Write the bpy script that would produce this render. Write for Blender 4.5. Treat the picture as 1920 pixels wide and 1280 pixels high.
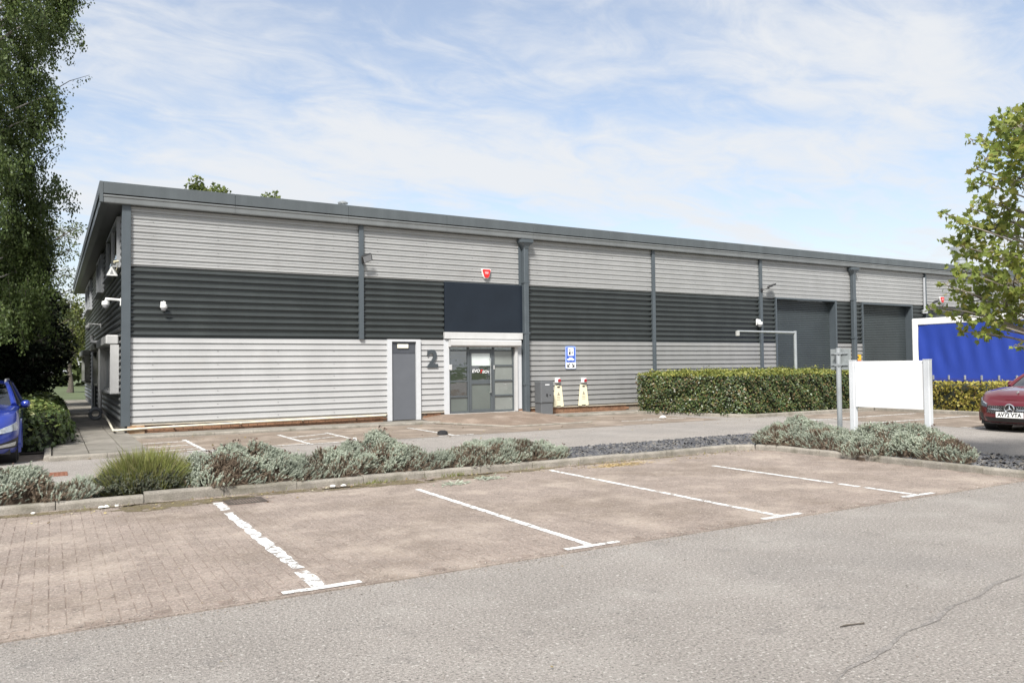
import bpy, bmesh, math, random
import numpy as np
from mathutils import Vector, Matrix
R = math.radians
rng = np.random.default_rng(7)
random.seed(7)
for o in list(bpy.data.objects): bpy.data.objects.remove(o)
scene = bpy.context.scene
COL = scene.collection

# ---------------------------------------------------------------- camera
CAM_H = 1.6
YAW, PITCH, ROLL, FPX = R(30.524), R(1.795), R(-0.598), 1467.2
_f = np.array([math.sin(YAW)*math.cos(PITCH), math.cos(YAW)*math.cos(PITCH), math.sin(PITCH)])
_r = np.array([math.cos(YAW), -math.sin(YAW), 0.0]); _u = np.cross(_r, _f)
_r, _u = math.cos(ROLL)*_r + math.sin(ROLL)*_u, -math.sin(ROLL)*_r + math.cos(ROLL)*_u
cam = bpy.data.cameras.new('camera'); camo = bpy.data.objects.new('camera', cam); COL.objects.link(camo)
cam.sensor_width = 36; cam.lens = FPX/1920*36; cam.clip_start = 0.05; cam.clip_end = 2000
M = Matrix(((_r[0], _u[0], -_f[0], 0), (_r[1], _u[1], -_f[1], 0), (_r[2], _u[2], -_f[2], CAM_H), (0, 0, 0, 1)))
camo.matrix_world = M
scene.camera = camo

def _ray(x, y): return _f + _r*(x-960)/FPX - _u*(y-640)/FPX
def on_y(x, y, Y):
    d = _ray(x, y); return Vector(np.array([0, 0, CAM_H]) + d*Y/d[1])
def on_x(x, y, X):
    d = _ray(x, y); return Vector(np.array([0, 0, CAM_H]) + d*X/d[0])

# ---------------------------------------------------------------- world, sun, exposure
SUN_EL, SUN_AZ = R(48), R(222)          # azimuth clockwise from +Y: front left of the facade
w = bpy.data.worlds.new('World'); scene.world = w; w.use_nodes = True
nt = w.node_tree; nt.nodes.clear()
def wn(t, **k):
    n = nt.nodes.new(t)
    for a, b in k.items(): setattr(n, a, b)
    return n
sky = wn('ShaderNodeTexSky'); sky.sky_type = 'NISHITA'; sky.sun_disc = False
sky.sun_elevation = SUN_EL; sky.sun_rotation = SUN_AZ; sky.air_density = 1.0; sky.dust_density = 1.2; sky.ozone_density = 1.0
bg = wn('ShaderNodeBackground'); bg.inputs[1].default_value = 0.10
nt.links.new(sky.outputs[0], bg.inputs[0])
tc = wn('ShaderNodeTexCoord'); sp = wn('ShaderNodeSeparateXYZ'); nt.links.new(tc.outputs['Generated'], sp.inputs[0])
mx = wn('ShaderNodeMath', operation='MAXIMUM'); nt.links.new(sp.outputs[2], mx.inputs[0]); mx.inputs[1].default_value = 0.0
ad = wn('ShaderNodeMath', operation='ADD'); nt.links.new(mx.outputs[0], ad.inputs[0]); ad.inputs[1].default_value = 0.16
dx = wn('ShaderNodeMath', operation='DIVIDE'); nt.links.new(sp.outputs[0], dx.inputs[0]); nt.links.new(ad.outputs[0], dx.inputs[1])
dy = wn('ShaderNodeMath', operation='DIVIDE'); nt.links.new(sp.outputs[1], dy.inputs[0]); nt.links.new(ad.outputs[0], dy.inputs[1])
cb = wn('ShaderNodeCombineXYZ'); nt.links.new(dx.outputs[0], cb.inputs[0]); nt.links.new(dy.outputs[0], cb.inputs[1])
mp = wn('ShaderNodeMapping'); nt.links.new(cb.outputs[0], mp.inputs[0])
mp.inputs['Rotation'].default_value = (0, 0, R(-32)); mp.inputs['Scale'].default_value = (0.75, 1.25, 1); mp.inputs['Location'].default_value = (3.1, 1.4, 0)
n1 = wn('ShaderNodeTexNoise'); n1.inputs['Scale'].default_value = 0.9; n1.inputs['Detail'].default_value = 9; n1.inputs['Roughness'].default_value = 0.6; n1.inputs['Distortion'].default_value = 0.5
n2 = wn('ShaderNodeTexNoise'); n2.inputs['Scale'].default_value = 5.0; n2.inputs['Detail'].default_value = 8; n2.inputs['Roughness'].default_value = 0.62; n2.inputs['Distortion'].default_value = 0.9
nt.links.new(mp.outputs[0], n1.inputs[0]); nt.links.new(mp.outputs[0], n2.inputs[0])
mm = wn('ShaderNodeMath', operation='MULTIPLY_ADD'); nt.links.new(n2.outputs[0], mm.inputs[0]); mm.inputs[1].default_value = 0.46; nt.links.new(n1.outputs[0], mm.inputs[2])
cr = wn('ShaderNodeMapRange'); cr.interpolation_type = 'SMOOTHSTEP'
cr.inputs['From Min'].default_value = 0.52; cr.inputs['From Max'].default_value = 0.86; cr.inputs['To Min'].default_value = 0.28; cr.inputs['To Max'].default_value = 0.96
nt.links.new(mm.outputs[0], cr.inputs[0])
# thin cloud gathers towards the horizon, where one looks through more of it
hz = wn('ShaderNodeMapRange'); hz.inputs['From Min'].default_value = 0.0; hz.inputs['From Max'].default_value = 0.42; hz.inputs['To Min'].default_value = 0.72; hz.inputs['To Max'].default_value = 0.0
nt.links.new(sp.outputs[2], hz.inputs[0])
mxx = wn('ShaderNodeMath', operation='MAXIMUM'); nt.links.new(cr.outputs[0], mxx.inputs[0]); nt.links.new(hz.outputs[0], mxx.inputs[1])
bgc = wn('ShaderNodeBackground'); bgc.inputs[0].default_value = (0.94, 0.965, 1.0, 1); bgc.inputs[1].default_value = 0.45
mixs = wn('ShaderNodeMixShader'); nt.links.new(mxx.outputs[0], mixs.inputs[0]); nt.links.new(bg.outputs[0], mixs.inputs[1]); nt.links.new(bgc.outputs[0], mixs.inputs[2])
wo = wn('ShaderNodeOutputWorld'); nt.links.new(mixs.outputs[0], wo.inputs[0])

sun = bpy.data.lights.new('sun', 'SUN'); sun.energy = 3.7; sun.angle = R(11); sun.color = (1.0, 0.97, 0.925)
suno = bpy.data.objects.new('sun', sun); COL.objects.link(suno)
sd = Vector((math.sin(SUN_AZ)*math.cos(SUN_EL), math.cos(SUN_AZ)*math.cos(SUN_EL), math.sin(SUN_EL)))
suno.rotation_euler = (-sd).to_track_quat('-Z', 'Y').to_euler(); suno.location = (0, -10, 30)
vs = scene.view_settings; vs.view_transform = 'Standard'; vs.look = 'None'; vs.gamma = 1.0; vs.exposure = 1.0; vs.use_curve_mapping = False

# ---------------------------------------------------------------- materials
MATS = {}
def mat(name, col, rough=0.6, metal=0.0, var=0.12, vscale=6.0, bump=0.0, bscale=60.0, streak=None, dirt=None, spec=0.5, island=0.0, coat=0.0, fine=None, trans=0.0):
    """principled material: noise tint, optional bump, streaks, dirt patches, per-island tint"""
    if name in MATS: return MATS[name]
    m = bpy.data.materials.new(name); m.use_nodes = True; t = m.node_tree; N = t.nodes; L = t.links
    b = N['Principled BSDF']; b.inputs['Roughness'].default_value = rough; b.inputs['Metallic'].default_value = metal
    b.inputs['Specular IOR Level'].default_value = spec
    if coat: b.inputs['Coat Weight'].default_value = coat; b.inputs['Coat Roughness'].default_value = 0.06
    g = N.new('ShaderNodeNewGeometry')
    def noise(scale, detail=5, vec=None, rough_=0.6):
        n = N.new('ShaderNodeTexNoise'); n.inputs['Scale'].default_value = scale; n.inputs['Detail'].default_value = detail; n.inputs['Roughness'].default_value = rough_
        L.new(vec if vec is not None else g.outputs['Position'], n.inputs[0]); return n.outputs[0]
    def rng_(sock, a, b_, c, d):
        r = N.new('ShaderNodeMapRange'); L.new(sock, r.inputs[0])
        for i, v in zip(('From Min', 'From Max', 'To Min', 'To Max'), (a, b_, c, d)): r.inputs[i].default_value = v
        return r.outputs[0]
    cur = None
    def mul(cur, sock):
        x = N.new('ShaderNodeMix'); x.data_type = 'RGBA'; x.blend_type = 'MULTIPLY'; x.inputs[0].default_value = 1.0
        if cur is None: x.inputs[6].default_value = (*col, 1)
        else: L.new(cur, x.inputs[6])
        L.new(sock, x.inputs[7]); return x.outputs[2]
    cur = mul(cur, rng_(noise(vscale), 0.3, 0.7, 1-var, 1+var))
    if fine: cur = mul(cur, rng_(noise(fine[0], 3), 0.3, 0.7, 1-fine[1], 1+fine[1]))
    if island:
        cur = mul(cur, rng_(g.outputs['Random Per Island'], 0, 1, 1-island, 1+island))
        oi = N.new('ShaderNodeObjectInfo'); cur = mul(cur, rng_(oi.outputs['Random'], 0, 1, 1-island, 1+island))
    if streak:      # (scale vector, amount)
        v = N.new('ShaderNodeVectorMath'); v.operation = 'MULTIPLY'; L.new(g.outputs['Position'], v.inputs[0]); v.inputs[1].default_value = streak[0]
        cur = mul(cur, rng_(noise(1.0, 6, v.outputs[0]), 0.35, 0.75, 1.0, 1-streak[1]))
    for d in (dirt or []):        # (colour, scale, lo, hi, strength)
        f = rng_(noise(d[1], 7), d[2], d[3], 0, d[4])
        x = N.new('ShaderNodeMix'); x.data_type = 'RGBA'; L.new(f, x.inputs[0]); L.new(cur, x.inputs[6]); x.inputs[7].default_value = (*d[0], 1); cur = x.outputs[2]
    L.new(cur, b.inputs['Base Color'])
    if bump:
        bn = N.new('ShaderNodeBump'); bn.inputs['Strength'].default_value = bump; bn.inputs['Distance'].default_value = 0.02
        L.new(noise(bscale, 6), bn.inputs['Height']); L.new(bn.outputs[0], b.inputs['Normal'])
    if trans:
        tr = N.new('ShaderNodeBsdfTranslucent'); L.new(cur, tr.inputs[0]); ms = N.new('ShaderNodeMixShader'); ms.inputs[0].default_value = trans
        L.new(b.outputs[0], ms.inputs[1]); L.new(tr.outputs[0], ms.inputs[2]); L.new(ms.outputs[0], N['Material Output'].inputs[0])
    MATS[name] = m; return m

def leafmat(name, cols, rough=0.55, trans=0.25, spec=0.3):
    """leaf colours picked per leaf"""
    if name in MATS: return MATS[name]
    m = bpy.data.materials.new(name); m.use_nodes = True; t = m.node_tree; N = t.nodes; L = t.links
    b = N['Principled BSDF']; b.inputs['Roughness'].default_value = rough; b.inputs['Specular IOR Level'].default_value = spec
    g = N.new('ShaderNodeNewGeometry'); r = N.new('ShaderNodeValToRGB'); L.new(g.outputs['Random Per Island'], r.inputs[0])
    e = r.color_ramp.elements
    while len(e) > 1: e.remove(e[-1])
    for i, c in enumerate(cols):
        el = e[0] if i == 0 else e.new(i/max(1, len(cols)-1))
        el.color = (*c, 1)
    n = N.new('ShaderNodeTexNoise'); n.inputs['Scale'].default_value = 2.2; n.inputs['Detail'].default_value = 4; L.new(g.outputs['Position'], n.inputs[0])
    mr = N.new('ShaderNodeMapRange'); L.new(n.outputs[0], mr.inputs[0]); mr.inputs['From Min'].default_value = 0.3; mr.inputs['From Max'].default_value = 0.7; mr.inputs['To Min'].default_value = 0.75; mr.inputs['To Max'].default_value = 1.25
    x = N.new('ShaderNodeMix'); x.data_type = 'RGBA'; x.blend_type = 'MULTIPLY'; x.inputs[0].default_value = 1
    L.new(r.outputs[0], x.inputs[6]); L.new(mr.outputs[0], x.inputs[7]); L.new(x.outputs[2], b.inputs['Base Color'])
    tr = N.new('ShaderNodeBsdfTranslucent'); L.new(x.outputs[2], tr.inputs[0]); ms = N.new('ShaderNodeMixShader'); ms.inputs[0].default_value = trans
    L.new(b.outputs[0], ms.inputs[1]); L.new(tr.outputs[0], ms.inputs[2]); L.new(ms.outputs[0], N['Material Output'].inputs[0])
    MATS[name] = m; return m

def glassmat(name, tint=(0.5, 0.55, 0.55), refl=0.16, rough=0.01):
    if name in MATS: return MATS[name]
    m = bpy.data.materials.new(name); m.use_nodes = True; t = m.node_tree; N = t.nodes; L = t.links
    N.remove(N['Principled BSDF'])
    a = N.new('ShaderNodeBsdfTransparent'); a.inputs[0].default_value = (*tint, 1)
    gl = N.new('ShaderNodeBsdfGlossy'); gl.inputs['Roughness'].default_value = rough; gl.inputs[0].default_value = (0.95, 0.97, 1, 1)
    fr = N.new('ShaderNodeFresnel'); fr.inputs[0].default_value = 1.5
    ad_ = N.new('ShaderNodeMath'); ad_.operation = 'ADD'; ad_.use_clamp = True; L.new(fr.outputs[0], ad_.inputs[0]); ad_.inputs[1].default_value = refl
    ms = N.new('ShaderNodeMixShader'); L.new(ad_.outputs[0], ms.inputs[0]); L.new(a.outputs[0], ms.inputs[1]); L.new(gl.outputs[0], ms.inputs[2])
    no = N.new('ShaderNodeTexNoise'); no.inputs['Scale'].default_value = 1.3; bn = N.new('ShaderNodeBump'); bn.inputs['Strength'].default_value = 0.06; bn.inputs['Distance'].default_value = 0.05
    L.new(no.outputs[0], bn.inputs['Height']); L.new(bn.outputs[0], gl.inputs['Normal'])
    L.new(ms.outputs[0], N['Material Output'].inputs[0]); MATS[name] = m; return m

def paintmat(name, wear=0.5, scale=9.0, col=(0.78, 0.78, 0.76)):
    """road paint worn through in patches"""
    if name in MATS: return MATS[name]
    m = mat(name, col, 0.75, var=0.08, vscale=3, bump=0.3, bscale=120)
    t = m.node_tree; N = t.nodes; L = t.links; b = N['Principled BSDF']
    g = N.new('ShaderNodeNewGeometry'); n = N.new('ShaderNodeTexNoise'); n.inputs['Scale'].default_value = scale; n.inputs['Detail'].default_value = 9; n.inputs['Roughness'].default_value = 0.75
    L.new(g.outputs['Position'], n.inputs[0]); mr = N.new('ShaderNodeMapRange'); L.new(n.outputs[0], mr.inputs[0])
    mr.inputs['From Min'].default_value = wear-0.05; mr.inputs['From Max'].default_value = wear+0.05
    a = N.new('ShaderNodeBsdfTransparent'); ms = N.new('ShaderNodeMixShader'); L.new(mr.outputs[0], ms.inputs[0]); L.new(a.outputs[0], ms.inputs[1]); L.new(b.outputs[0], ms.inputs[2])
    L.new(ms.outputs[0], N['Material Output'].inputs[0]); return m

# ---------------------------------------------------------------- mesh helpers
class MB:
    def __init__(s): s.v = []; s.f = []; s.m = []; s.cm = 0
    def quad(s, a, b, c, d): s.poly([a, b, c, d])
    def poly(s, pts):
        i = len(s.v); s.v += [tuple(p) for p in pts]; s.f.append(tuple(range(i, i+len(pts)))); s.m.append(s.cm)
    def grid(s, rows, close=False):
        i = len(s.v); n = len(rows[0])
        for r in rows: s.v += [tuple(p) for p in r]
        for a in range(len(rows)-1):
            for b in range(n if close else n-1):
                c = (b+1) % n
                s.f.append((i+a*n+b, i+a*n+c, i+(a+1)*n+c, i+(a+1)*n+b)); s.m.append(s.cm)
    def box(s, x0, x1, y0, y1, z0, z1, ch=0.0):
        x0, x1 = min(x0, x1), max(x0, x1); y0, y1 = min(y0, y1), max(y0, y1); z0, z1 = min(z0, z1), max(z0, z1)
        if ch <= 0:
            i = len(s.v)
            s.v += [(x0,y0,z0),(x1,y0,z0),(x1,y1,z0),(x0,y1,z0),(x0,y0,z1),(x1,y0,z1),(x1,y1,z1),(x0,y1,z1)]
            for q in ((0,3,2,1),(4,5,6,7),(0,1,5,4),(1,2,6,5),(2,3,7,6),(3,0,4,7)): s.f.append(tuple(i+k for k in q)); s.m.append(s.cm)
        else:
            def ring(z, d): return [(x0+d+ch,y0+d,z),(x1-d-ch,y0+d,z),(x1-d,y0+d+ch,z),(x1-d,y1-d-ch,z),(x1-d-ch,y1-d,z),(x0+d+ch,y1-d,z),(x0+d,y1-d-ch,z),(x0+d,y0+d+ch,z)]
            rows = [ring(z0, ch), ring(z0+ch, 0), ring(z1-ch, 0), ring(z1, ch)]
            s.grid(rows, True); s.poly(rows[0][::-1]); s.poly(rows[3])
    def tube(s, pts, rad, n=8, cap=True):
        pts = [Vector(p) for p in pts]; rows = []
        if not hasattr(rad, '__len__'): rad = [rad]*len(pts)
        ref = None
        for k, p in enumerate(pts):
            d = (pts[min(k+1, len(pts)-1)] - pts[max(k-1, 0)]).normalized()
            if ref is None or abs(ref.dot(d)) > 0.98: ref = Vector((0, 0, 1)) if abs(d.z) < 0.9 else Vector((1, 0, 0))
            a = d.cross(ref).normalized(); b = d.cross(a).normalized(); ref = -b if False else ref
            rows.append([p + rad[k]*(a*math.cos(2*math.pi*i/n) + b*math.sin(2*math.pi*i/n)) for i in range(n)])
        s.grid(rows, True)
        if cap: s.poly(rows[0]); s.poly(rows[-1][::-1])
    def lathe(s, c, prof, n=16, axis='z'):
        rows = []
        for (r_, h) in prof:
            row = []
            for i in range(n):
                a = 2*math.pi*i/n; p, q = r_*math.cos(a), r_*math.sin(a)
                row.append({'z': (c[0]+p, c[1]+q, c[2]+h), 'y': (c[0]+p, c[1]+h, c[2]+q), 'x': (c[0]+h, c[1]+p, c[2]+q)}[axis])
            rows.append(row)
        s.grid(rows, True); s.poly(rows[0]); s.poly(rows[-1][::-1])
    def prism(s, pts2, y0, y1, fn):
        """outline extruded; fn(u, v, t) gives the point"""
        a = [fn(u, v, y0) for u, v in pts2]; b = [fn(u, v, y1) for u, v in pts2]
        s.grid([a, b], True); s.poly(a[::-1]); s.poly(b)
    def build(s, name, m, parent=None, smooth=False, loc=None, angle=35, recalc=True):
        me = bpy.data.meshes.new(name); me.from_pydata(s.v, [], s.f)
        ms = m if isinstance(m, (list, tuple)) else [m]
        for x in ms: me.materials.append(x)
        if len(ms) > 1: me.polygons.foreach_set('material_index', s.m)
        bm = bmesh.new(); bm.from_mesh(me); bmesh.ops.remove_doubles(bm, verts=bm.verts, dist=1e-5); (bmesh.ops.recalc_face_normals(bm, faces=bm.faces) if recalc else None); bm.to_mesh(me); bm.free()
        if smooth:
            me.polygons.foreach_set('use_smooth', [True]*len(me.polygons))
            me.set_sharp_from_angle(angle=R(angle))
        o = bpy.data.objects.new(name, me); COL.objects.link(o)
        if parent is not None: o.parent = parent
        if loc is not None: o.location = loc
        return o

def thing(name, label, cat, loc=(0, 0, 0), rz=0.0, group=None):
    o = bpy.data.objects.new(name, None); COL.objects.link(o); o.location = loc; o.rotation_euler = (0, 0, rz); o.empty_display_size = 0.2
    return tag(o, label, cat, group)
def tag(o, label, cat, group=None):
    o['label'] = label; o['category'] = cat
    if group: o['group'] = group
    return o
def structure(o, label=None):
    o['kind'] = 'structure'
    if label: o['label'] = label
    return o
def part_empty(name, parent, loc=(0, 0, 0)):
    o = bpy.data.objects.new(name, None); COL.objects.link(o); o.parent = parent; o.location = loc; o.empty_display_size = 0.1; return o
def copy_tree(o, parent=None):
    c = o.copy(); COL.objects.link(c); c.parent = parent
    for ch in list(o.children): copy_tree(ch, c)
    return c
def text_mesh(s, size, depth, bold=0.0, shear=0.0, space=1.0):
    cu = bpy.data.curves.new('t', 'FONT'); cu.body = s; cu.size = size; cu.extrude = depth; cu.offset = bold; cu.shear = shear; cu.align_x = 'CENTER'; cu.align_y = 'CENTER'; cu.resolution_u = 4; cu.space_character = space
    o = bpy.data.objects.new('t', cu); COL.objects.link(o); dg = bpy.context.evaluated_depsgraph_get(); dg.update()
    me = bpy.data.meshes.new_from_object(o.evaluated_get(dg)); bpy.data.objects.remove(o); bpy.data.curves.remove(cu); return me
def text_obj(name, s, size, depth, m, parent, matrix, bold=0.0, shear=0.0, space=1.0, sx=1.0):
    me = text_mesh(s, size, depth, bold, shear, space); me.materials.clear(); me.materials.append(m)
    me.transform(Matrix.Diagonal((sx, 1, 1, 1))); me.transform(matrix)
    o = bpy.data.objects.new(name, me); COL.objects.link(o)
    if parent is not None: o.parent = parent
    return o
# text lying in XZ facing -Y, or in YZ facing -X
FACE_Y = Matrix(((1, 0, 0, 0), (0, 0, -1, 0), (0, 1, 0, 0), (0, 0, 0, 1)))
FACE_X = Matrix(((0, 0, -1, 0), (-1, 0, 0, 0), (0, 1, 0, 0), (0, 0, 0, 1)))

def scatter(name, tv, tf, pos, rot, scale, m, parent=None, smooth=False):
    """copies of a small template joined into one mesh; rot is (n,3,3)"""
    tv = np.asarray(tv, float); n = len(pos); k = len(tv)
    sc = np.asarray(scale, float)
    if sc.ndim == 1: sc = sc[:, None]
    V = np.einsum('nij,nkj->nki', rot, tv[None]*sc[:, None, :]) + np.asarray(pos)[:, None, :]
    V = V.reshape(-1, 3)
    lens = np.array([len(f) for f in tf]); flat = np.concatenate([np.array(f) for f in tf])
    idx = (np.arange(n)[:, None]*k + flat[None]).ravel(); ls = np.tile(lens, n); st = np.concatenate([[0], np.cumsum(ls)[:-1]])
    me = bpy.data.meshes.new(name); me.vertices.add(len(V)); me.vertices.foreach_set('co', V.ravel().astype(np.float32))
    me.loops.add(len(idx)); me.loops.foreach_set('vertex_index', idx.astype(np.int32))
    me.polygons.add(len(ls)); me.polygons.foreach_set('loop_start', st.astype(np.int32)); me.polygons.foreach_set('loop_total', ls.astype(np.int32))
    if smooth: me.polygons.foreach_set('use_smooth', np.ones(len(ls), bool))
    me.materials.append(m); me.update(calc_edges=True); me.validate()
    o = bpy.data.objects.new(name, me); COL.objects.link(o)
    if parent is not None: o.parent = parent
    return o
def frames(axis, spin=None):
    """rotation matrices whose local z runs along axis"""
    a = np.asarray(axis, float); a = a/np.linalg.norm(a, axis=1, keepdims=True); n = len(a)
    ref = rng.normal(size=(n, 3)) if spin is None else np.tile(np.array(spin, float), (n, 1))
    x = np.cross(ref, a); x /= np.linalg.norm(x, axis=1, keepdims=True)+1e-9; y = np.cross(a, x)
    return np.stack([x, y, a], axis=2)
def rdir(n): 
    d = rng.normal(size=(n, 3)); return d/np.linalg.norm(d, axis=1, keepdims=True)
LEAF4 = ([(0, 0, 0), (0.3, 0.06, 0.45), (0, 0, 1), (-0.3, 0.06, 0.45)], [(0, 1, 2), (0, 2, 3)])
LEAF_IVY = ([(0, 0, 0), (0.32, 0.08, 0.02), (0.52, 0.05, 0.38), (0.22, 0.03, 0.55), (0, -0.04, 1.0), (-0.22, 0.03, 0.55), (-0.52, 0.05, 0.38), (-0.32, 0.08, 0.02)], [(0, 1, 2, 3), (0, 3, 4), (0, 4, 5), (0, 5, 6, 7)])
_pl = [(0, 0), (.16, .05), (.42, -.02), (.34, .2), (.62, .42), (.38, .44), (.3, .62), (.14, .6), (0, 1.0), (-.14, .6), (-.3, .62), (-.38, .44), (-.62, .42), (-.34, .2), (-.42, -.02), (-.16, .05)]
LEAF_PLANE = ([(x, 0.18*abs(x)-0.1*y*y, y) for x, y in _pl], [(0, 1, 2, 3), (0, 3, 4, 5, 6), (0, 6, 7, 8), (0, 8, 9, 10), (0, 10, 11, 12, 13), (0, 13, 14, 15)])

# ================================================================ GROUND, ROAD, BAYS
asphalt = mat('asphalt', (0.29, 0.265, 0.24), 0.9, var=0.09, vscale=0.8, bump=1.0, bscale=85, fine=(58, 0.38), spec=0.25,
              dirt=[((0.21, 0.198, 0.187), 0.38, 0.50, 0.70, 0.55), ((0.37, 0.345, 0.315), 1.3, 0.52, 0.68, 0.45), ((0.15, 0.142, 0.135), 3.1, 0.60, 0.68, 0.35), ((0.08, 0.075, 0.07), 46, 0.575, 0.63, 0.7), ((0.55, 0.52, 0.48), 39, 0.59, 0.63, 0.7)])
earth = mat('field_grass', (0.07, 0.09, 0.035), 0.95, var=0.3, vscale=0.5, bump=0.5, bscale=12)
soil = mat('soil', (0.07, 0.055, 0.042), 0.95, var=0.3, vscale=4, bump=0.8, bscale=40)
PAV_DIRT = [((0.12, 0.10, 0.085), 2.6, 0.63, 0.70, 0.5), ((0.17, 0.135, 0.105), 0.62, 0.48, 0.68, 0.65), ((0.40, 0.34, 0.285), 1.1, 0.50, 0.68, 0.6), ((0.10, 0.082, 0.068), 42, 0.575, 0.64, 0.5), ((0.50, 0.44, 0.38), 50, 0.58, 0.64, 0.55)]
paver = mat('clay_paver', (0.262, 0.217, 0.186), 0.9, var=0.12, vscale=2.2, bump=0.7, bscale=90, fine=(60, 0.30), island=0.035, dirt=PAV_DIRT, spec=0.25)
sand = mat('joint_sand', (0.20, 0.16, 0.135), 0.95, var=0.2, vscale=5, bump=0.5, bscale=80, fine=(60, 0.25), dirt=PAV_DIRT[1:3], spec=0.2)
concrete = mat('kerb_concrete', (0.25, 0.228, 0.195), 0.9, var=0.2, vscale=5, bump=0.6, bscale=70, island=0.10, fine=(60, 0.2),
               dirt=[((0.10, 0.095, 0.06), 3.0, 0.5, 0.7, 0.6)], spec=0.25)
flag = mat('flagstone', (0.20, 0.185, 0.16), 0.9, var=0.2, vscale=3, bump=0.5, bscale=60, island=0.10, dirt=[((0.08, 0.075, 0.055), 1.4, 0.48, 0.7, 0.6)], spec=0.25)
paint = paintmat('road_paint', 0.43, 10, (.66, .66, .64))
paint_worn = paintmat('road_paint_worn', 0.46, 14, (.66, .66, .64))
moss = mat('moss', (0.085, 0.082, 0.028), 0.95, var=0.4, vscale=9, bump=0.8, bscale=70)

def sheet(name, x0, x1, y0, y1, z, m, parent=None):
    b = MB(); b.quad((x0, y0, z), (x1, y0, z), (x1, y1, z), (x0, y1, z)); return b.build(name, m, parent)
structure(sheet('ground', -400, 600, -400, 600, -0.03, earth))
road = structure(sheet('road', -40, 70, -30, 21.0, 0.0, asphalt))

# old trench seam that runs across the tarmac
b = MB(); seam = mat('seam_tar', (0.215, 0.198, 0.182), 0.9, var=0.3, vscale=8, bump=0.8, bscale=90, fine=(70, 0.5))
pts = [(2.2, 2.3), (3.0, 2.5), (3.9, 2.75), (4.9, 2.95), (6.0, 3.15), (7.4, 3.3), (9.2, 3.45)]
for (ax, ay), (bx_, by_) in zip(pts, pts[1:]):
    for k in range(6):
        u0, u1 = k/6, (k+1)/6; wv = 0.014+0.008*math.sin(7*ax+k)
        p0 = (ax+(bx_-ax)*u0, ay+(by_-ay)*u0+0.02*math.sin(9*(ax+u0))); p1 = (ax+(bx_-ax)*u1, ay+(by_-ay)*u1+0.02*math.sin(9*(ax+u1)))
        b.quad((p0[0], p0[1]-wv, 0.004), (p1[0], p1[1]-wv, 0.004), (p1[0], p1[1]+wv, 0.004), (p0[0], p0[1]+wv, 0.004))
b.build('tar_seam', seam, road)

# ---- front parking bays in herringbone block paving
bays = structure(sheet('parking_bays', -3.6, 11.35, 5.58, 10.36, 0.0089, sand))
b = MB(); b.box(-3.6, 11.35, 5.555, 5.581, -.02, .0105); b.build('edging_strip', paver, bays)
def paver_mesh(w, h):
    g, c, z0, z1 = 0.0026, 0.0026, 0.004, 0.0115
    m = MB(); a = [(g, g, z0), (w-g, g, z0), (w-g, h-g, z0), (g, h-g, z0)]; d = [(g+c, g+c, z1), (w-g-c, g+c, z1), (w-g-c, h-g-c, z1), (g+c, h-g-c, z1)]
    m.grid([a, d], True); m.poly(d); return m
pm_h, pm_v = paver_mesh(.2, .1), paver_mesh(.1, .2)
protoH = pm_h.build('paver', paver); protoV = pm_v.build('paver', paver)
blocks = []
for i in range(-36, 114):
    for j in range(56, 104):
        t = (i-j) % 4
        if t == 0 and i+2 <= 113: blocks.append((i*.1, j*.1, 0))
        elif t == 3 and j+2 <= 103.6: blocks.append((i*.1, j*.1, 1))
def vis(bk):
    p = np.array([bk[0]+.1, bk[1]+.05, -CAM_H]); return -60 < 960+FPX*(p@_r)/(p@_f) < 1980
# drains stand in for these blocks
GX0, GX1, GY0, GY1 = 1.80, 2.26, 9.62, 10.02
blocks = [q for q in blocks if not (GX0-.13 < q[0] < GX1+.02 and GY0-.13 < q[1] < GY1+.02)]
blocks.sort(key=lambda q: (q[0]+.1)**2+(q[1]+.05)**2)
near = [q for q in blocks if vis(q)][:300]; nearset = set(near)
for q in near:
    o = bpy.data.objects.new('paver', (protoV if q[2] else protoH).data); COL.objects.link(o); o.parent = bays
    o.location = (q[0], q[1], random.uniform(-.0015, .0015)); o.rotation_euler = (random.uniform(-.006, .006), random.uniform(-.006, .006), random.uniform(-.012, .012))
rest = MB()
for q in blocks:
    if q in nearset: continue
    src = pm_v if q[2] else pm_h; dz = random.uniform(-.0015, .0015); i0 = len(rest.v)
    rest.v += [(x+q[0], y+q[1], z+dz) for x, y, z in src.v]; rest.f += [tuple(i0+k for k in f) for f in src.f]; rest.m += src.m
me_ = bpy.data.meshes.new('far_pavers'); me_.from_pydata(rest.v, [], rest.f); me_.materials.append(paver)
o = bpy.data.objects.new('far_pavers', me_); COL.objects.link(o); o.parent = bays; o['kind'] = 'stuff'
bpy.data.objects.remove(protoH); bpy.data.objects.remove(protoV)

def rough_line(name, p0, p1, width, m, parent, z=0.0155, step=0.1, jag=0.10, drop=0.0):
    b = MB(); p0 = Vector((*p0, 0)); p1 = Vector((*p1, 0)); d = (p1-p0); L_ = d.length; d.normalize(); n = Vector((-d.y, d.x, 0))
    k = max(1, int(L_/step)); up = Vector((0, 0, z))
    wob = [random.uniform(-jag, jag)*width for _ in range(k+1)]; wob2 = [random.uniform(-jag, jag)*width for _ in range(k+1)]
    for i in range(k):
        if random.random() < drop: continue
        a0 = p0+d*(L_*i/k); a1 = p0+d*(L_*(i+1)/k)
        b.quad(a0-n*(width/2+wob[i])+up, a1-n*(width/2+wob[i+1])+up, a1+n*(width/2+wob2[i+1])+up, a0+n*(width/2+wob2[i])+up)
    return b.build(name, m, parent)
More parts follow.
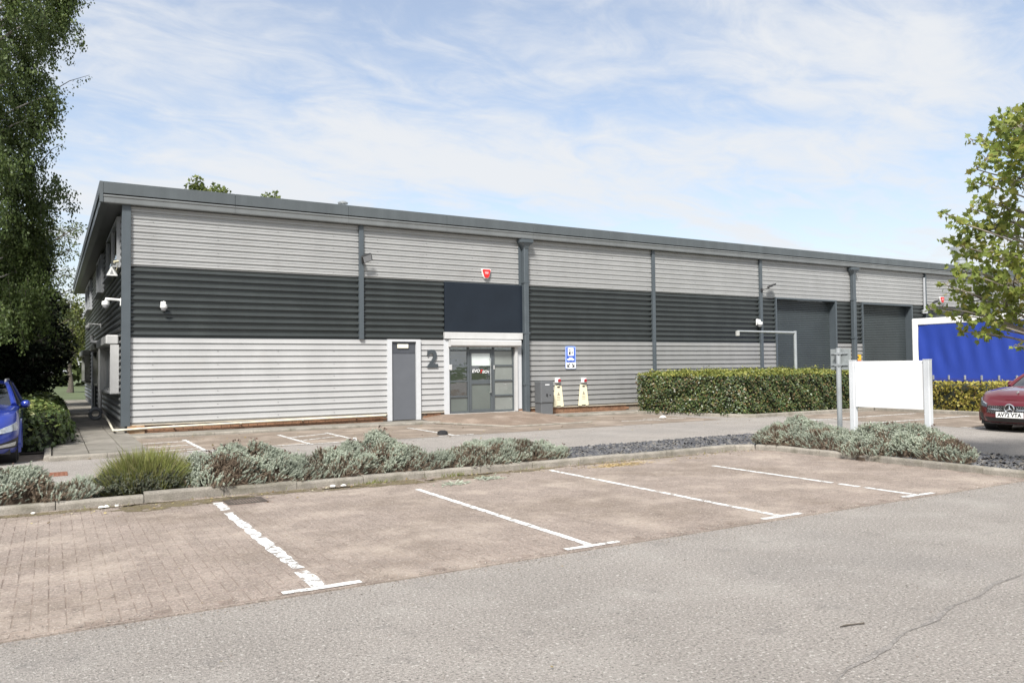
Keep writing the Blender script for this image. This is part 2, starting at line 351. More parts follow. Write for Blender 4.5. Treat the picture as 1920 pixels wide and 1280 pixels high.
# bay dividers with a cross bar at the road end
for x, yt, gaps in ((-0.73, 9.8, ()), (1.70, 9.85, ((9.1, 9.28), (6.17, 6.27))), (4.12, 9.45, ()), (6.55, 10.0, ()), (8.92, 9.0, ((6.72, 6.82), (6.35, 6.42)))):
    cuts = [5.68]+[c for g_ in sorted(gaps) for c in g_]+[yt]
    for a, c in zip(cuts[::2], cuts[1::2]):
        if c-a > .05: rough_line('bay_line', (x+(0.02 if a > 9 else 0), a), (x+(0.02 if a > 9 else 0), c), 0.078 if x > 2 else 0.10, paint if x > 2 else paint_worn, bays, jag=0.07 if x > 2 else 0.16)
    rough_line('bay_line', (x-0.28, 5.64), (x+0.30, 5.64), 0.07, paint, bays)

# moss and silt that gathers along the kerb
b = MB()
for cx, cy, sx, sy in ((1.25, 10.05, .75, .26), (2.7, 10.2, .8, .13), (3.9, 10.12, .8, .2), (5.15, 10.1, .5, .2), (6.1, 10.22, .9, .11), (0.0, 10.24, 1.2, .1), (8.6, 10.27, 1.6, .07)):
    for r0, r1 in ((0, .55), (.55, 1)):
        pass
    ring = []
    for k in range(40):
        a = 2*math.pi*k/40; q = 1+.22*math.sin(3*a+cx)+.14*math.sin(7*a+2*cx)+.08*math.sin(13*a)
        ring.append((cx+sx*q*math.cos(a), min(10.322, cy+sy*q*math.sin(a)), 0.0135))
    b.poly(ring)
mossp = paintmat('moss_film', 0.455, 7, (0.125, 0.10, 0.052)); b.build('moss_film', mossp, bays)

# ---- kerb of the planting island: single stones
kerb = structure(thing('kerb', 'x', 'x')); del kerb['label'], kerb['category']
def kerb_stone(x0, y0, x1, y1, h=0.11, w_=0.125, inward=(0, 1), z=-0.02):
    b = MB(); d = Vector((x1-x0, y1-y0, 0)); L_ = d.length; d.normalize(); n = Vector((inward[0], inward[1], 0))
    prof = [(0, z), (0.0, h-0.03), (0.008, h-0.01), (0.03, h), (w_, h), (w_, z)]
    rows = []
    for s_ in (0.003, 0.010, L_*.5, L_-.010, L_-.003):
        e = 0.006 if s_ in (0.003, L_-.003) else 0
        rows.append([Vector((x0, y0, 0))+d*s_+n*(p+(e if p < .05 else 0)+random.uniform(0, .003))+Vector((0, 0, q-(e if q > .05 else 0))) for p, q in prof])
    b.grid(rows); b.poly(rows[0]); b.poly(rows[-1][::-1]); return b.build('kerb_stone', concrete, kerb)
xs = -3.6
heights = [0.10, 0.105, 0.10, 0.10, 0.10, 0.13, 0.115, 0.10, 0.11, 0.105, 0.11, 0.105, 0.11, 0.10, 0.105, 0.11]
k = 0
while xs < 10.85:
    xe = min(xs+0.915, 10.85) if 10.85-xs-0.915 > .3 else 10.85
    kerb_stone(xs, 10.36+random.uniform(-.012, .012), xe, 10.36+random.uniform(-.012, .012), heights[k % 16]); xs = xe; k += 1
cxk, cyk, rk = 10.85, 9.86, 0.5
for a0, a1 in ((90, 45), (45, 0)):
    p0 = (cxk+rk*math.cos(R(a0)), cyk+rk*math.sin(R(a0))); p1 = (cxk+rk*math.cos(R(a1)), cyk+rk*math.sin(R(a1))); am = R((a0+a1)/2)
    kerb_stone(*p0, *p1, 0.105, inward=(math.cos(am), math.sin(am)))
ys = 9.86
while ys > -1.0:
    kerb_stone(11.35+random.uniform(-.008, .008), ys, 11.35+random.uniform(-.008, .008), ys-0.915, 0.105, inward=(1, 0)); ys -= 0.915
# rear edge of the island (flush edging)
xs = -3.6
while xs < 12.6:
    kerb_stone(xs, 12.05, min(xs+.915, 12.7), 12.05, 0.05, 0.06, (0, -1)); xs += .915
ys = 11.5
kerb_stone(12.7, 12.05, 13.4, 11.5, 0.05, 0.06, (-.6, -.75))
while ys > -1.0:
    kerb_stone(13.4, ys, 13.4, ys-.915, 0.05, 0.06, (-1, 0)); ys -= .915
# island bed
b = MB(); nx = 150
for k in range(60):
    x0, x1 = -3.6+k*.27, -3.6+(k+1)*.27
    r_ = [[(x, y, 0.062+0.018*math.sin(3*x+5*y)+0.012*math.sin(11*x)) for y in np.linspace(10.47, 11.99, 7)] for x in (x0, x1)]
    b.grid(r_)
for k in range(45):
    y0, y1 = 10.5-k*.26, 10.5-(k+1)*.26
    r_ = [[(x, y, 0.060+0.018*math.sin(3*x+5*y)) for x in np.linspace(11.46, 13.35, 7)] for y in (y0, y1)]
    b.grid(r_)
bed = structure(b.build('planting_bed', soil))
n = 9000
pos = np.concatenate([np.column_stack([rng.uniform(6.9, 13.0, n*2//3), rng.uniform(10.49, 11.98, n*2//3), rng.uniform(.072, .095, n*2//3)]),
                      np.column_stack([rng.uniform(11.48, 13.34, n//2), rng.uniform(3.5, 10.6, n//2), rng.uniform(.07, .09, n//2)])])
slate = leafmat('slate', [(0.05, 0.052, 0.058), (0.09, 0.092, 0.10), (0.07, 0.07, 0.076), (0.13, 0.128, 0.126), (.16, .145, .125)], 0.6, 0.0)
ax = np.column_stack([rng.normal(0, .5, len(pos)), rng.normal(0, .5, len(pos)), np.ones(len(pos))])
chip = ([(-.5, -.3, -.08), (.5, -.25, -.08), (.42, .3, -.08), (-.4, .28, -.08), (-.45, -.28, .08), (.45, -.2, .08), (.4, .25, .08), (-.38, .24, .08)], [(4, 5, 6, 7), (0, 1, 5, 4), (1, 2, 6, 5), (2, 3, 7, 6), (3, 0, 4, 7)])
o = scatter('slate_chips', *chip, pos, frames(ax), rng.uniform(.03, .085, len(pos)), slate); o['kind'] = 'stuff'; o['label'] = 'dark grey slate chippings covering the planting island'

# ---- drain grating in the bay
dg_ = thing('drain_grating', 'rusty iron drain grating set in the block paving by the kerb', 'drain', (0, 0, 0))
iron = mat('cast_iron', (0.075, 0.062, 0.052), 0.75, 0.3, var=0.35, vscale=12, bump=0.4, bscale=60)
b = MB(); b.box(GX0, GX1, GY0, GY0+.04, -.02, .0150); b.box(GX0, GX1, GY1-.04, GY1, -.02, .0150); b.box(GX0, GX0+.05, GY0+.041, GY1-.041, -.02, .0150); b.box(GX1-.05, GX1, GY0+.041, GY1-.041, -.02, .0150); b.build('grating_frame', iron, dg_)
b = MB(); b.quad((GX0+.02, GY0+.02, .0075), (GX1-.02, GY0+.02, .0075), (GX1-.02, GY1-.02, .0075), (GX0+.02, GY1-.02, .0075)); b.build('gully', mat('gully_dark', (.012, .011, .01), .95), dg_)
bb = MB(); bb.box(-.0085, .0085, GY0+.042, GY1-.042, .008, .0145); p = bb.build('bar', iron, dg_); p.location.x = GX0+.07
for k in range(1, 10):
    c = p.copy(); COL.objects.link(c); c.location.x = GX0+.07+k*.0355
# rusty cover in the road behind the island
mh = MB(); rust = mat('rusty_iron', (0.20, 0.085, 0.05), 0.85, 0.1, var=0.35, vscale=14, bump=0.5, bscale=70)
mh.box(-.20, .24, 13.8, 14.32, -.02, .008, .004)
for i_ in range(7):
    for j_ in range(8): mh.box(-.17+i_*.056, -.14+i_*.056, 13.84+j_*.057, 13.87+j_*.057, .0081, .011)
tag(mh.build('manhole_cover', rust), 'rust red rectangular manhole cover in the access road', 'manhole cover')

# ---- access road side: bays, pavement and path at the building
rear = structure(sheet('building_bays', 1.55, 16.6, 16.35, 20.08, 0.004, mat('worn_block', (0.21, 0.172, 0.138), 0.92, var=0.18, vscale=1.6, bump=0.6, bscale=60, fine=(45, .25), dirt=PAV_DIRT[:4], spec=.2)))
sheet('building_bays_strip', -9, 0.0, 16.35, 17.6, 0.004, MATS['worn_block'], rear)
sheet('side_bays', 19.0, 23.55, -2, 16.2, 0.004, MATS['worn_block'], rear)
LW = 0.085
for a, c in (((2.62, 16.3), (2.62, 19.15)), ((4.72, 16.3), (4.72, 19.1)), ((5.85, 17.2), (5.85, 19.0)), ((3.35, 16.5), (5.2, 16.42)), ((5.2, 16.42), (5.75, 16.6)), ((5.75, 16.6), (6.0, 17.3)),
             ((4.75, 18.2), (5.8, 18.75)), ((4.75, 17.3), (5.85, 17.9)), ((1.55, 18.6), (2.6, 18.75)), ((1.45, 17.6), (2.6, 17.8)), ((1.4, 16.6), (2.6, 16.9)), ((8.1, 16.45), (8.1, 19.2)), ((7.7, 16.42), (8.6, 16.42)),
             ((13.95, 17.6), (15.3, 17.3)), ((15.0, 17.9), (16.3, 17.5)), ((2.3, 16.4), (2.95, 16.4))):
    rough_line('bay_line', a, c, LW, paint_worn, rear, z=0.0085, step=.15)
for y0, x0 in ((14.6, 18.3), (12.95, 19.0), (10.55, 19.0), (8.1, 19.0)):
    rough_line('bay_line', (x0+.05, y0), (23.1, y0), .10, paint_worn, rear, z=.0085, step=.2); rough_line('bay_line', (x0, y0-.3), (x0, y0+.3), .10, paint_worn, rear, z=.0085, step=.15)
# raised pavement along the facade with kerb stones
pave = structure(sheet('pavement', 1.62, 45, 20.22, 21.12, 0.06, flag))
def row_kerb(xa, xb, y, h=0.068):
    x = xa
    while x < xb-.05:
        kerb_stone(x, y, min(x+.915, xb), y, h, 0.125, (0, 1)); x += .915
row_kerb(1.62, 9.5, 20.10); row_kerb(13.6, 24.0, 20.10)
b = MB(); rampm = mat('ramp_block', (0.20, 0.152, 0.118), 0.92, var=0.15, vscale=2, bump=.6, bscale=60, fine=(45, .25), dirt=PAV_DIRT[:4], spec=.2)
top = [(10.0, 21.12, .19), (12.75, 21.12, .19), (12.75, 20.0, .17), (10.0, 20.0, .17)]
b.poly(top); b.quad((10.0, 20.0, .17), (12.75, 20.0, .17), (13.0, 17.75, .01), (10.4, 17.75, .01)); b.quad((10.0, 21.12, .19), (10.0, 20.0, .17), (9.3, 20.0, .012), (9.3, 21.12, .105)); b.poly([(10.0, 20.0, .17), (10.4, 17.75, .01), (9.3, 20.0, .012)])
b.quad((12.75, 21.12, .19), (12.75, 20.0, .17), (13.7, 20.0, .012), (13.7, 21.12, .105)); b.poly([(12.75, 20.0, .17), (13.0, 17.75, .01), (13.7, 20.0, .012)])
structure(b.build('entrance_ramp', rampm))
b = MB(); b.tube([(9.3, 20.0, .03), (10.4, 17.72, .015), (13.0, 17.72, .015)], .035, 6); b.build('ramp_edging', concrete, bpy.data.objects['entrance_ramp'])
# flagged path beside the building
path = structure(sheet('path', 0.02, 1.64, 16.2, 47, 0.055, mat('path_bed', (.07, .062, .05), .95, var=.3)))
y = 16.2; fl = 0
while y < 24:
    for x0, x1 in ((0.05, .62), (.63, 1.20), (1.21, 1.63)):
        b = MB(); hh = random.uniform(-.003, .003); b.box(x0, x1-.004, y+.003, y+.597, .05, .085+hh, .006); b.build('flagstone', flag, path)
    y += .6
for yy in np.arange(24, 46.5, .9):
    b = MB(); b.box(.05, 1.63, yy+.003, yy+.895, .05, .085); b.build('flagstone', flag, path)
kerb_stone(-.02, 16.08, 0.9, 16.08, .09, .12, (0, 1)); kerb_stone(.9, 16.08, 1.62, 16.08, .09, .12, (0, 1))
for yy in np.arange(16.2, 24, .915): kerb_stone(-.10, yy, -.10, yy+.915, .085, .115, (1, 0))
# hedge island kerbs
yk = 16.45
for a, c, inn in (((16.5, 20.1), (17.6, 16.7), (.95, .3)), ((17.6, 16.7), (18.0, 16.35), (.6, .8))): 
    d = math.hypot(c[0]-a[0], c[1]-a[1]); k = max(1, round(d/.915))
    for i in range(k): kerb_stone(a[0]+(c[0]-a[0])*i/k, a[1]+(c[1]-a[1])*i/k, a[0]+(c[0]-a[0])*(i+1)/k, a[1]+(c[1]-a[1])*(i+1)/k, .10, .125, inn)
x = 18.0
while x < 23.5: kerb_stone(x, 16.35, min(x+.915, 23.6), 16.35, .10, .125, (0, 1)); x += .915
y = 16.35
while y > 3: kerb_stone(23.6, y, 23.6, y-.915, .11, .125, (1, 0)); y -= .915
b = MB(); b.poly([(16.65, 20.1, .06), (17.72, 16.75, .06), (18.1, 16.47, .06), (24.6, 16.47, .06), (24.6, 20.1, .06)]); b.poly([(23.7, 16.465, .062), (23.7, 3, .062), (25.4, 3, .062), (25.4, 16.465, .062)])
b.build('hedge_bed', soil, bed)

# ================================================================ INDUSTRIAL UNIT
FY = 21.06; CORE = 21.125
white_clad = mat('white_cladding', (0.45, 0.45, 0.445), 0.42, var=0.05, vscale=1.2, streak=((2.2, 2.2, .5), .10), dirt=[((0.36, 0.33, 0.28), .9, .62, .8, .35)], bump=.03, bscale=3)
upper_clad = mat('upper_cladding', (0.365, 0.366, 0.358), 0.40, 0.1, var=0.05, vscale=1.1, streak=((2.2, 2.2, .35), .08), dirt=[((0.28, 0.265, 0.24), .8, .62, .8, .3)], bump=.03, bscale=3)
silver_clad = mat('silver_cladding', (0.315, 0.314, 0.306), 0.42, 0.15, var=0.06, vscale=1.1, streak=((2.6, 2.6, .35), .12), dirt=[((0.26, 0.245, 0.22), .8, .6, .8, .35)], bump=.03, bscale=3)
dark_clad = mat('dark_cladding', (0.032, 0.037, 0.036), 0.36, 0.0, var=0.15, vscale=1.0, streak=((2.5, 2.5, .4), .2), spec=.55, bump=.02, bscale=3)
trim = mat('grey_trim', (0.072, 0.086, 0.096), 0.40, var=0.08, vscale=2, streak=((5, 5, .4), .12))
fasc = mat('grey_fascia', (0.085, 0.097, 0.102), 0.42, var=0.07, vscale=1.2, streak=((3, 3, .3), .22))
gutt = mat('grey_gutter', (0.17, 0.18, 0.18), 0.38, 0.1, var=0.07, vscale=1.2, streak=((3, 3, .3), .18))
white_pvc = mat('white_pvc', (0.50, 0.498, 0.488), 0.4, var=0.05, vscale=3, streak=((5, 5, .6), .08))
cream_pvc = mat('cream_pvc', (0.62, 0.58, 0.47), 0.5, var=0.12, vscale=5, dirt=[((.35, .30, .22), 3, .5, .75, .5)])
core_m = mat('wall_lining', (0.10, 0.10, 0.10), 0.9)
brick_m = mat('red_brick', (0.235, 0.125, 0.072), 0.9, var=0.2, vscale=7, bump=.6, bscale=70, island=.18, fine=(50, .2), dirt=[((.30, .24, .17), 2.0, .58, .78, .4)])
mortar = mat('mortar', (0.24, 0.20, 0.16), 0.95, var=0.2, vscale=6, bump=.4)
dark_in = mat('dark_interior', (0.035, 0.036, 0.036), 0.9, var=.3, vscale=1.5)
unit = thing('industrial_unit', 'long low industrial unit clad in silver and charcoal ribbed metal with entrance', 'building', (0, 0, 0))

def P(x, y, z): return (x, y, z)
b = MB()
for x0, x1, z0, z1 in ((1.56, 10.08, 0, 5.7), (10.08, 12.75, 2.6, 5.7), (12.75, 24.42, 0, 5.7), (24.42, 27.94, 4.12, 5.7), (27.94, 29.75, 0, 5.7), (29.75, 33.17, 4.08, 5.7), (33.17, 45, 0, 5.7)):
    b.box(x0, x1, CORE, 21.34, z0, z1)
b.build('wall_core', core_m, unit)
b = MB(); b.box(1.56, 1.75, 21.341, 46, 0, 5.7); b.box(44.8, 45, 21.341, 46, 0, 5.7); b.box(1.751, 44.799, 45.8, 46, 0, 5.7); b.build('wall_core', core_m, unit)
# rooms behind the openings
b = MB(); b.quad((9, 21.4, .195), (14, 21.4, .195), (14, 25, .195), (9, 25, .195)); b.quad((9, 25, 0), (14, 25, 0), (14, 25, 3), (9, 25, 3)); b.quad((9, 21.4, 2.7), (14, 21.4, 2.7), (14, 25, 2.7), (9, 25, 2.7)); b.quad((9, 21.4, 0), (9, 25, 0), (9, 25, 3), (9, 21.4, 3)); b.quad((14, 21.4, 0), (14, 25, 0), (14, 25, 3), (14, 21.4, 3))
b.build('lobby', dark_in, unit)

PITCH_R = 0.1675
def ribs(z0, z1, kind):
    """(z, depth) polyline of a horizontally laid ribbed sheet; depth 0 is the crown"""
    out = []; z = z0; n = max(1, round((z1-z0)/PITCH_R)); p = (z1-z0)/n
    for i in range(n):
        a = z0+i*p
        if kind == 'flat':      # wide crowns, narrow grooves
            out += [(a, .050), (a+.022, .050), (a+.040, 0.0), (a+p*.60, 0.003), (a+p-.004, 0.0)]
        elif kind == 'round':
            # deep valley, crisp lower lip, flat crown, rounded shoulder that faces the sky
            out += [(a, .050), (a+.046, .050), (a+.052, .005), (a+.056, .0), (a+.098, .0), (a+.107, .004), (a+.117, .013), (a+.128, .025), (a+.139, .038), (a+.148, .050)]
        else:                   # stiffened sheet: a wide and a narrow crown
            out += [(a, .032), (a+.022, .032), (a+.040, 0), (a+p*.52, 0.0), (a+p*.57, .012), (a+p*.65, .012), (a+p*.70, 0), (a+p-.016, 0)]
    out.append((z1, .034)); return out
screw_m = mat('screw_head', (.20, .20, .205), .5, .5)
def panel_front(x0, x1, z0, z1, kind, m, screws=True):
    b = MB(); pr = ribs(z0, z1, kind)
    n = max(1, int((x1-x0)/1.0)); rows = []
    for k in range(n, -1, -1):
        x = x0+(x1-x0)*k/n
        rows.append([(x, FY+d+.0012*math.sin(5*x+3*z)+.001*math.sin(1.7*x), z) for z, d in pr])
    b.grid(rows)
    o = b.build('cladding_panel', m, unit, smooth=(kind == 'round'), angle=32, recalc=False)
    if screws and x1-x0 > 1:
        s = MB(); sp_ = PITCH_R
        for x in np.arange(x0+.5, x1-.2, 1.52):
            z = z0+.1
            while z < z1-.05:
                s.box(x-.008, x+.008, FY-.007, FY+.004, z-.008, z+.008); z += sp_*2
        q = s.build('fixings', screw_m, o); q['kind'] = 'stuff'
    return o
B1, B2, B3, B0 = 2.40, 4.13, 5.60, 0.28
POSTS = [7.5, 12.87, 18.17, 23.54, 29.02, 34.24, 39.6]
ED = [1.66]+POSTS+[44.9]
# lower band
panel_front(1.66, 8.27, B0, B1-.01, 'flat', white_clad); panel_front(9.29, 10.06, B0, B1-.01, 'flat', white_clad)
for x0, x1 in ((12.93, 18.17), (18.17, 23.54), (23.54, 24.36), (28.02, 29.02), (29.02, 29.70), (33.22, 34.24), (34.24, 39.6), (39.6, 44.9)):
    panel_front(x0, x1, B0, B1-.01, 'flat', silver_clad)
# middle band
for x0, x1 in ((1.66, 7.5), (7.5, 10.08), (12.87, 18.17), (18.17, 23.54), (23.54, 24.36), (28.02, 29.02), (29.02, 29.70), (33.22, 34.24), (34.24, 39.6), (39.6, 44.9)):
    panel_front(x0, x1, B1, B2, 'round', dark_clad, False)
for x0, x1 in zip(ED, ED[1:]): panel_front(x0, x1, B2+.005, B3, 'stiff', upper_clad)
# drip trims between the bands
b = MB(); b.box(1.66, 8.27, FY-.006, FY+.05, B1-.012, B1-.002); b.box(12.93, 24.36, FY-.006, FY+.05, B1-.012, B1-.002); b.build('drip_trim', trim, unit)
for xa_, xb_ in ((1.60, 8.27), (9.29, 10.06), (12.93, 24.36), (33.22, 44.9)):
    b = MB(); b.box(xa_, xb_, FY-.02, FY+.05, B0-.03, B0-.001)
    b.build('base_drip', mat('stained_drip', (.42, .38, .31), .6, var=.2, vscale=4, dirt=[((.32, .20, .10), 2, .5, .7, .6)]), unit)
# corner post and cover trims
def post(x, w_, z0, z1, d=.075, name='cover_post', m=None):
    b = MB(); b.box(x-w_/2, x+w_/2, FY-d, FY+.05, z0, z1, .006); return b.build(name, m or trim, unit)
b = MB(); b.box(1.46, 1.66, FY-.075, FY+.10, .24, 5.62, .006); b.build('corner_post', trim, unit)
post(7.5, .13, B1-.01, 5.62); post(18.17, .12, B0, 5.62); post(23.54, .13, B0, 5.62); post(34.24, .09, B0, 5.62); post(39.6, .12, B0, 5.62)
for x in (12.87, 29.02):        # rainwater pipes with hoppers
    b = MB(); b.box(x-.085, x+.085, FY-.19, FY-.012, .09, 5.32, .02); dp = b.build('downpipe', trim, unit)
    h = MB(); rows = []
    for z, wd, dd in ((5.28, .095, .20), (5.36, .12, .22), (5.44, .20, .26), (5.47, .24, .28), (5.565, .245, .285)):
        rows.append([(x-wd, FY-dd+.08, z), (x-wd+.04, FY-dd, z), (x+wd-.04, FY-dd, z), (x+wd, FY-dd+.08, z), (x+wd, FY-.004, z), (x-wd, FY-.004, z)])
    h.grid(rows, True); h.poly(rows[0]); h.poly(rows[-1][::-1]); h.build('hopper', trim, dp)
    for z in (1.0, 2.6, 4.2): c = MB(); c.box(x-.105, x+.105, FY-.195, FY-.005, z, z+.05); c.build('bracket', trim, dp)
b = MB(); b.box(12.68, 12.93, FY-.01, FY+.05, .20, 5.6); b.build('pipe_backing', trim, unit)
# brick plinth: single bricks under the sheeting
pl = part_empty('plinth', unit)
b = MB(); b.box(1.6, 45, 21.10, 21.119, 0, .25); b.build('mortar_bed', mortar, pl)
bm_ = MB(); bm_.box(0, .215, 0, .03, 0, .065, .004); pb = bm_.build('brick', brick_m, pl); first = True
cnt = 0
for row, z in enumerate((.028, .103, .178)):
    x = 1.64-(row % 2)*.1125
    while x < 16.9 and cnt < 290:
        if not (8.15 < x < 9.3 or 9.95 < x < 12.9):
            if x >= 1.6:
                o = pb if first else bpy.data.objects.new('brick', pb.data)
                if not first: COL.objects.link(o); o.parent = pl
                first = False; cnt += 1; o.location = (x, 21.078+random.uniform(-.002, .002), z)
        x += .225
# stained corner pier
b = MB(); b.box(1.60, 1.98, 20.985, 21.07, 0.0, .245, .006); b.build('corner_pier', mat('stained_pier', (.33, .20, .11), .9, var=.25, vscale=9, bump=.4, dirt=[((.42, .36, .28), 3.5, .48, .65, .8)]), unit)

# eaves: fascia panels, gutter panels, soffit, roof
EY, EX = 20.86, 0.97
x = EX+.08; k = 0
while x < 45.2:
    x1 = min(x+3.02, 45.3)
    b = MB(); b.box(x+.003, x1-.003, EY, EY+.06, 5.815, 6.10, .006); b.build('fascia_panel', fasc, unit)
    g = MB(); prof = [(0.035, 5.795), (.012, 5.785), (.0, 5.765), (.004, 5.745), (.018, 5.725), (.022, 5.62), (.03, 5.60), (.22, 5.60), (.22, 5.795)]
    g.grid([[(xx, EY+d, z) for d, z in prof] for xx in (x+.002, x1-.002)]); g.build('gutter_panel', gutt, unit)
    x = x1
b = MB(); b.box(EX, EX+.08, EY-.003, EY+.07, 5.60, 6.102, .005); b.build('corner_trim', fasc, unit)
y = EY+.075
while y < 46.6:
    y1 = min(y+3.02, 46.7)
    b = MB(); b.box(EX, EX+.06, y+.003, y1-.003, 5.83, 6.10, .006); b.build('fascia_panel', fasc, unit)
    g = MB(); g.grid([[(EX+d, yy, z) for d, z in [(0.05, 5.82), (.04, 5.79), (.025, 5.76), (.03, 5.60), (.2, 5.597), (.2, 5.82)]] for yy in (y+.002, y1-.002)]); g.build('gutter_panel', fasc, unit)
    y = y1
b = MB(); b.box(EX+.201, 1.559, EY+.221, 46.6, 5.605, 5.64); b.box(1.56, 45.2, EY+.221, 21.119, 5.605, 5.64); b.build('soffit', mat('soffit', (.14, .145, .15), .6, var=.1), unit)
b = MB(); b.box(EX+.061, 45.24, EY+.061, 46.65, 5.98, 6.07); b.build('roof', gutt, unit)
# low curved roof sheet behind the fascia
# ---- grey service door with white frame
dr = part_empty('service_door', unit)
b = MB(); b.box(8.27, 8.40, FY-.06, CORE, .075, 2.40); b.box(9.15, 9.29, FY-.06, CORE, .075, 2.40); b.box(8.4, 9.15, FY-.06, CORE, 2.335, 2.40); b.build('door_frame', mat('pale_frame', (.50, .51, .52), .4, var=.05), dr)
grey_door = mat('grey_door', (.105, .112, .125), .45, var=.06, vscale=2)
b = MB(); b.box(8.41, 9.14, FY-.005, CORE-.002, .085, 1.985, .004); b.build('door_leaf', grey_door, dr)
b = MB(); b.box(8.41, 9.14, FY+.0, CORE-.002, 1.995, 2.33, .004); b.build('overpanel', mat('dark_overpanel', (.06, .065, .075), .4), dr)
b = MB(); b.box(8.58, 8.92, FY-.035, FY-.001, 2.14, 2.26, .01); b.build('bulkhead_light', mat('lamp_plastic', (.72, .70, .58), .4), dr)
# number 2
num = text_obj('door_number', '2', 0.70, .02, mat('grey_number', (.05, .058, .065), .4), None, Matrix.Translation((9.68, FY-.022, 1.815)) @ FACE_Y, bold=.020)
tag(num, 'large dark grey figure 2 fixed on the ribbed wall beside the entrance', 'number sign')

# ---- entrance: shutter boxes, glazed screen, door, white posts
en = part_empty('entrance', unit)
b = MB(); b.box(10.06, 12.76, FY-.10, FY+.03, 2.425, 2.625, .008); b.build('fascia_box', white_pvc, en)
b = MB(); rows = []
prof = [(FY-.04, 2.40), (FY-.20, 2.40), (FY-.235, 2.37), (FY-.235, 2.235), (FY-.20, 2.19), (FY-.04, 2.19)]
rows = [[(xx, yy, zz) for yy, zz in prof] for xx in (10.19, 12.62)]; b.grid(rows, True); b.poly(rows[0]); b.poly(rows[1][::-1]); b.build('shutter_box', white_pvc, en, smooth=False)
b = MB(); b.box(10.06, 10.22, FY-.04, CORE, .20, 2.404); b.build('entrance_post', mat('pale_frame', (.5, .51, .52)), en)
b = MB(); b.box(12.47, 12.56, FY-.10, CORE, .20, 2.19); b.build('entrance_post', white_pvc, en)
b = MB(); b.box(12.561, 12.74, FY-.03, CORE, .26, 2.405); b.build('entrance_post', mat('pale_frame', (.5, .51, .52)), en)
b = MB(); b.box(12.56, 12.76, FY-.02, CORE, .06, .255); b.build('brick_pier', brick_m, en)
alu = mat('grey_aluminium', (.095, .108, .115), .35, .2, var=.05)
gl_clear = glassmat('clear_glass', (.42, .47, .46), .20)
def frosted(name, c): return mat(name, c, .12, var=.16, vscale=1.1, spec=.9, coat=.6)
gl_fr = frosted('frosted_film', (.105, .122, .112)); gl_fr2 = frosted('frosted_light', (.20, .215, .20)); gl_top = frosted('white_film', (.55, .60, .58))
X0, XA, XB, X1 = 10.225, 10.90, 11.72, 12.465; ZB, ZT = .20, 2.19; GY = FY+.02
for a, c in ((X0, X0+.04), (XA-.055, XA), (XB, XB+.055), (X1-.04, X1)):
    b = MB(); b.box(a, c, GY-.035, GY+.035, ZB, ZT, .004); b.build('mullion', alu, en)
rowsz = [ZB, .68, 1.14, 1.60, 2.06, ZT]
for (a, c), mats_ in (((X0+.04, XA-.055), [gl_fr, gl_clear, gl_clear, gl_clear, gl_clear]), ((XB+.055, X1-.04), [gl_fr2, gl_fr2, gl_fr2, gl_fr2, gl_clear])):
    for k in range(5):
        z0, z1 = rowsz[k], rowsz[k+1]
        b = MB(); b.box(a+.001, c-.001, GY-.03, GY+.03, z0, z0+(.045 if k else .06)); b.build('transom', alu, en)
        b = MB(); b.box(a+.001, c-.001, GY+.004, GY+.012, z0+(.0455 if k else .0605), z1-.0005); b.build('pane', mats_[k], en)
b = MB(); b.box(XA+.001, XB-.001, GY-.03, GY+.03, 2.09, 2.13); b.build('transom', alu, en)
b = MB(); b.box(XA+.001, XB-.001, GY+.004, GY+.012, 2.131, ZT-.001); b.build('pane', gl_clear, en)
dl = MB(); da, db = XA+.006, XB-.006
dl.box(da, da+.07, GY-.04, GY+.02, ZB+.012, 2.085, .004); dl.box(db-.085, db, GY-.04, GY+.02, ZB+.012, 2.085, .004); dl.box(da+.071, db-.086, GY-.04, GY+.02, 2.0, 2.085, .004); dl.box(da+.071, db-.086, GY-.04, GY+.02, ZB+.012, ZB+.10, .004); dl.box(da+.071, db-.086, GY-.04, GY+.02, 1.06, 1.19, .004)
dl.build('door_frame', alu, en)
for z0, z1, m_ in ((ZB+.101, 1.059, gl_fr), (1.191, 1.62, gl_clear), (1.622, 1.999, gl_top)):
    b = MB(); b.box(da+.072, db-.087, GY-.012, GY-.004, z0, z1); b.build('door_pane', m_, en)
b = MB(); hx = db-.115; b.tube([(hx, GY-.04, .80), (hx, GY-.11, .80), (hx, GY-.11, 1.84), (hx, GY-.04, 1.84)], .014, 8); b.build('pull_handle', mat('brushed_steel', (.62, .64, .63), .3, .8), en)
letw = mat('vinyl_white', (.78, .78, .78), .5); letr = mat('vinyl_red', (.5, .03, .03), .5)
text_obj('lettering', 'EVO', .135, .001, letw, en, Matrix.Translation((11.13, GY-.0145, 1.46)) @ FACE_Y, bold=.002, shear=.25)
text_obj('lettering', 'T', .13, .001, letr, en, Matrix.Translation((11.305, GY-.0145, 1.44)) @ FACE_Y, bold=.006, shear=.35)
text_obj('lettering', 'ECH', .12, .001, letw, en, Matrix.Translation((11.47, GY-.0145, 1.43)) @ FACE_Y, bold=.002, shear=.25)
b = MB(); b.box(10.20, 10.29, FY-.09, FY-.041, 1.50, 1.66, .006); b.build('entry_panel', white_pvc, en)
b = MB(); b.box(11.735, 11.765, GY-.06, GY-.036, 1.50, 1.63, .004); b.build('entry_panel', white_pvc, en)
b = MB(); b.box(10.08, 12.74, FY-.05, CORE, .15, .199); b.build('threshold', mat('threshold', (.45, .44, .42), .6), en)
# dark sign panel above
b = MB(); b.box(10.09, 12.80, FY-.035, FY+.03, 2.64, 4.13, .006)
b.build('sign_panel', mat('dark_panel', (.013, .018, .026), .35, var=.15, vscale=.9, spec=.25), unit)

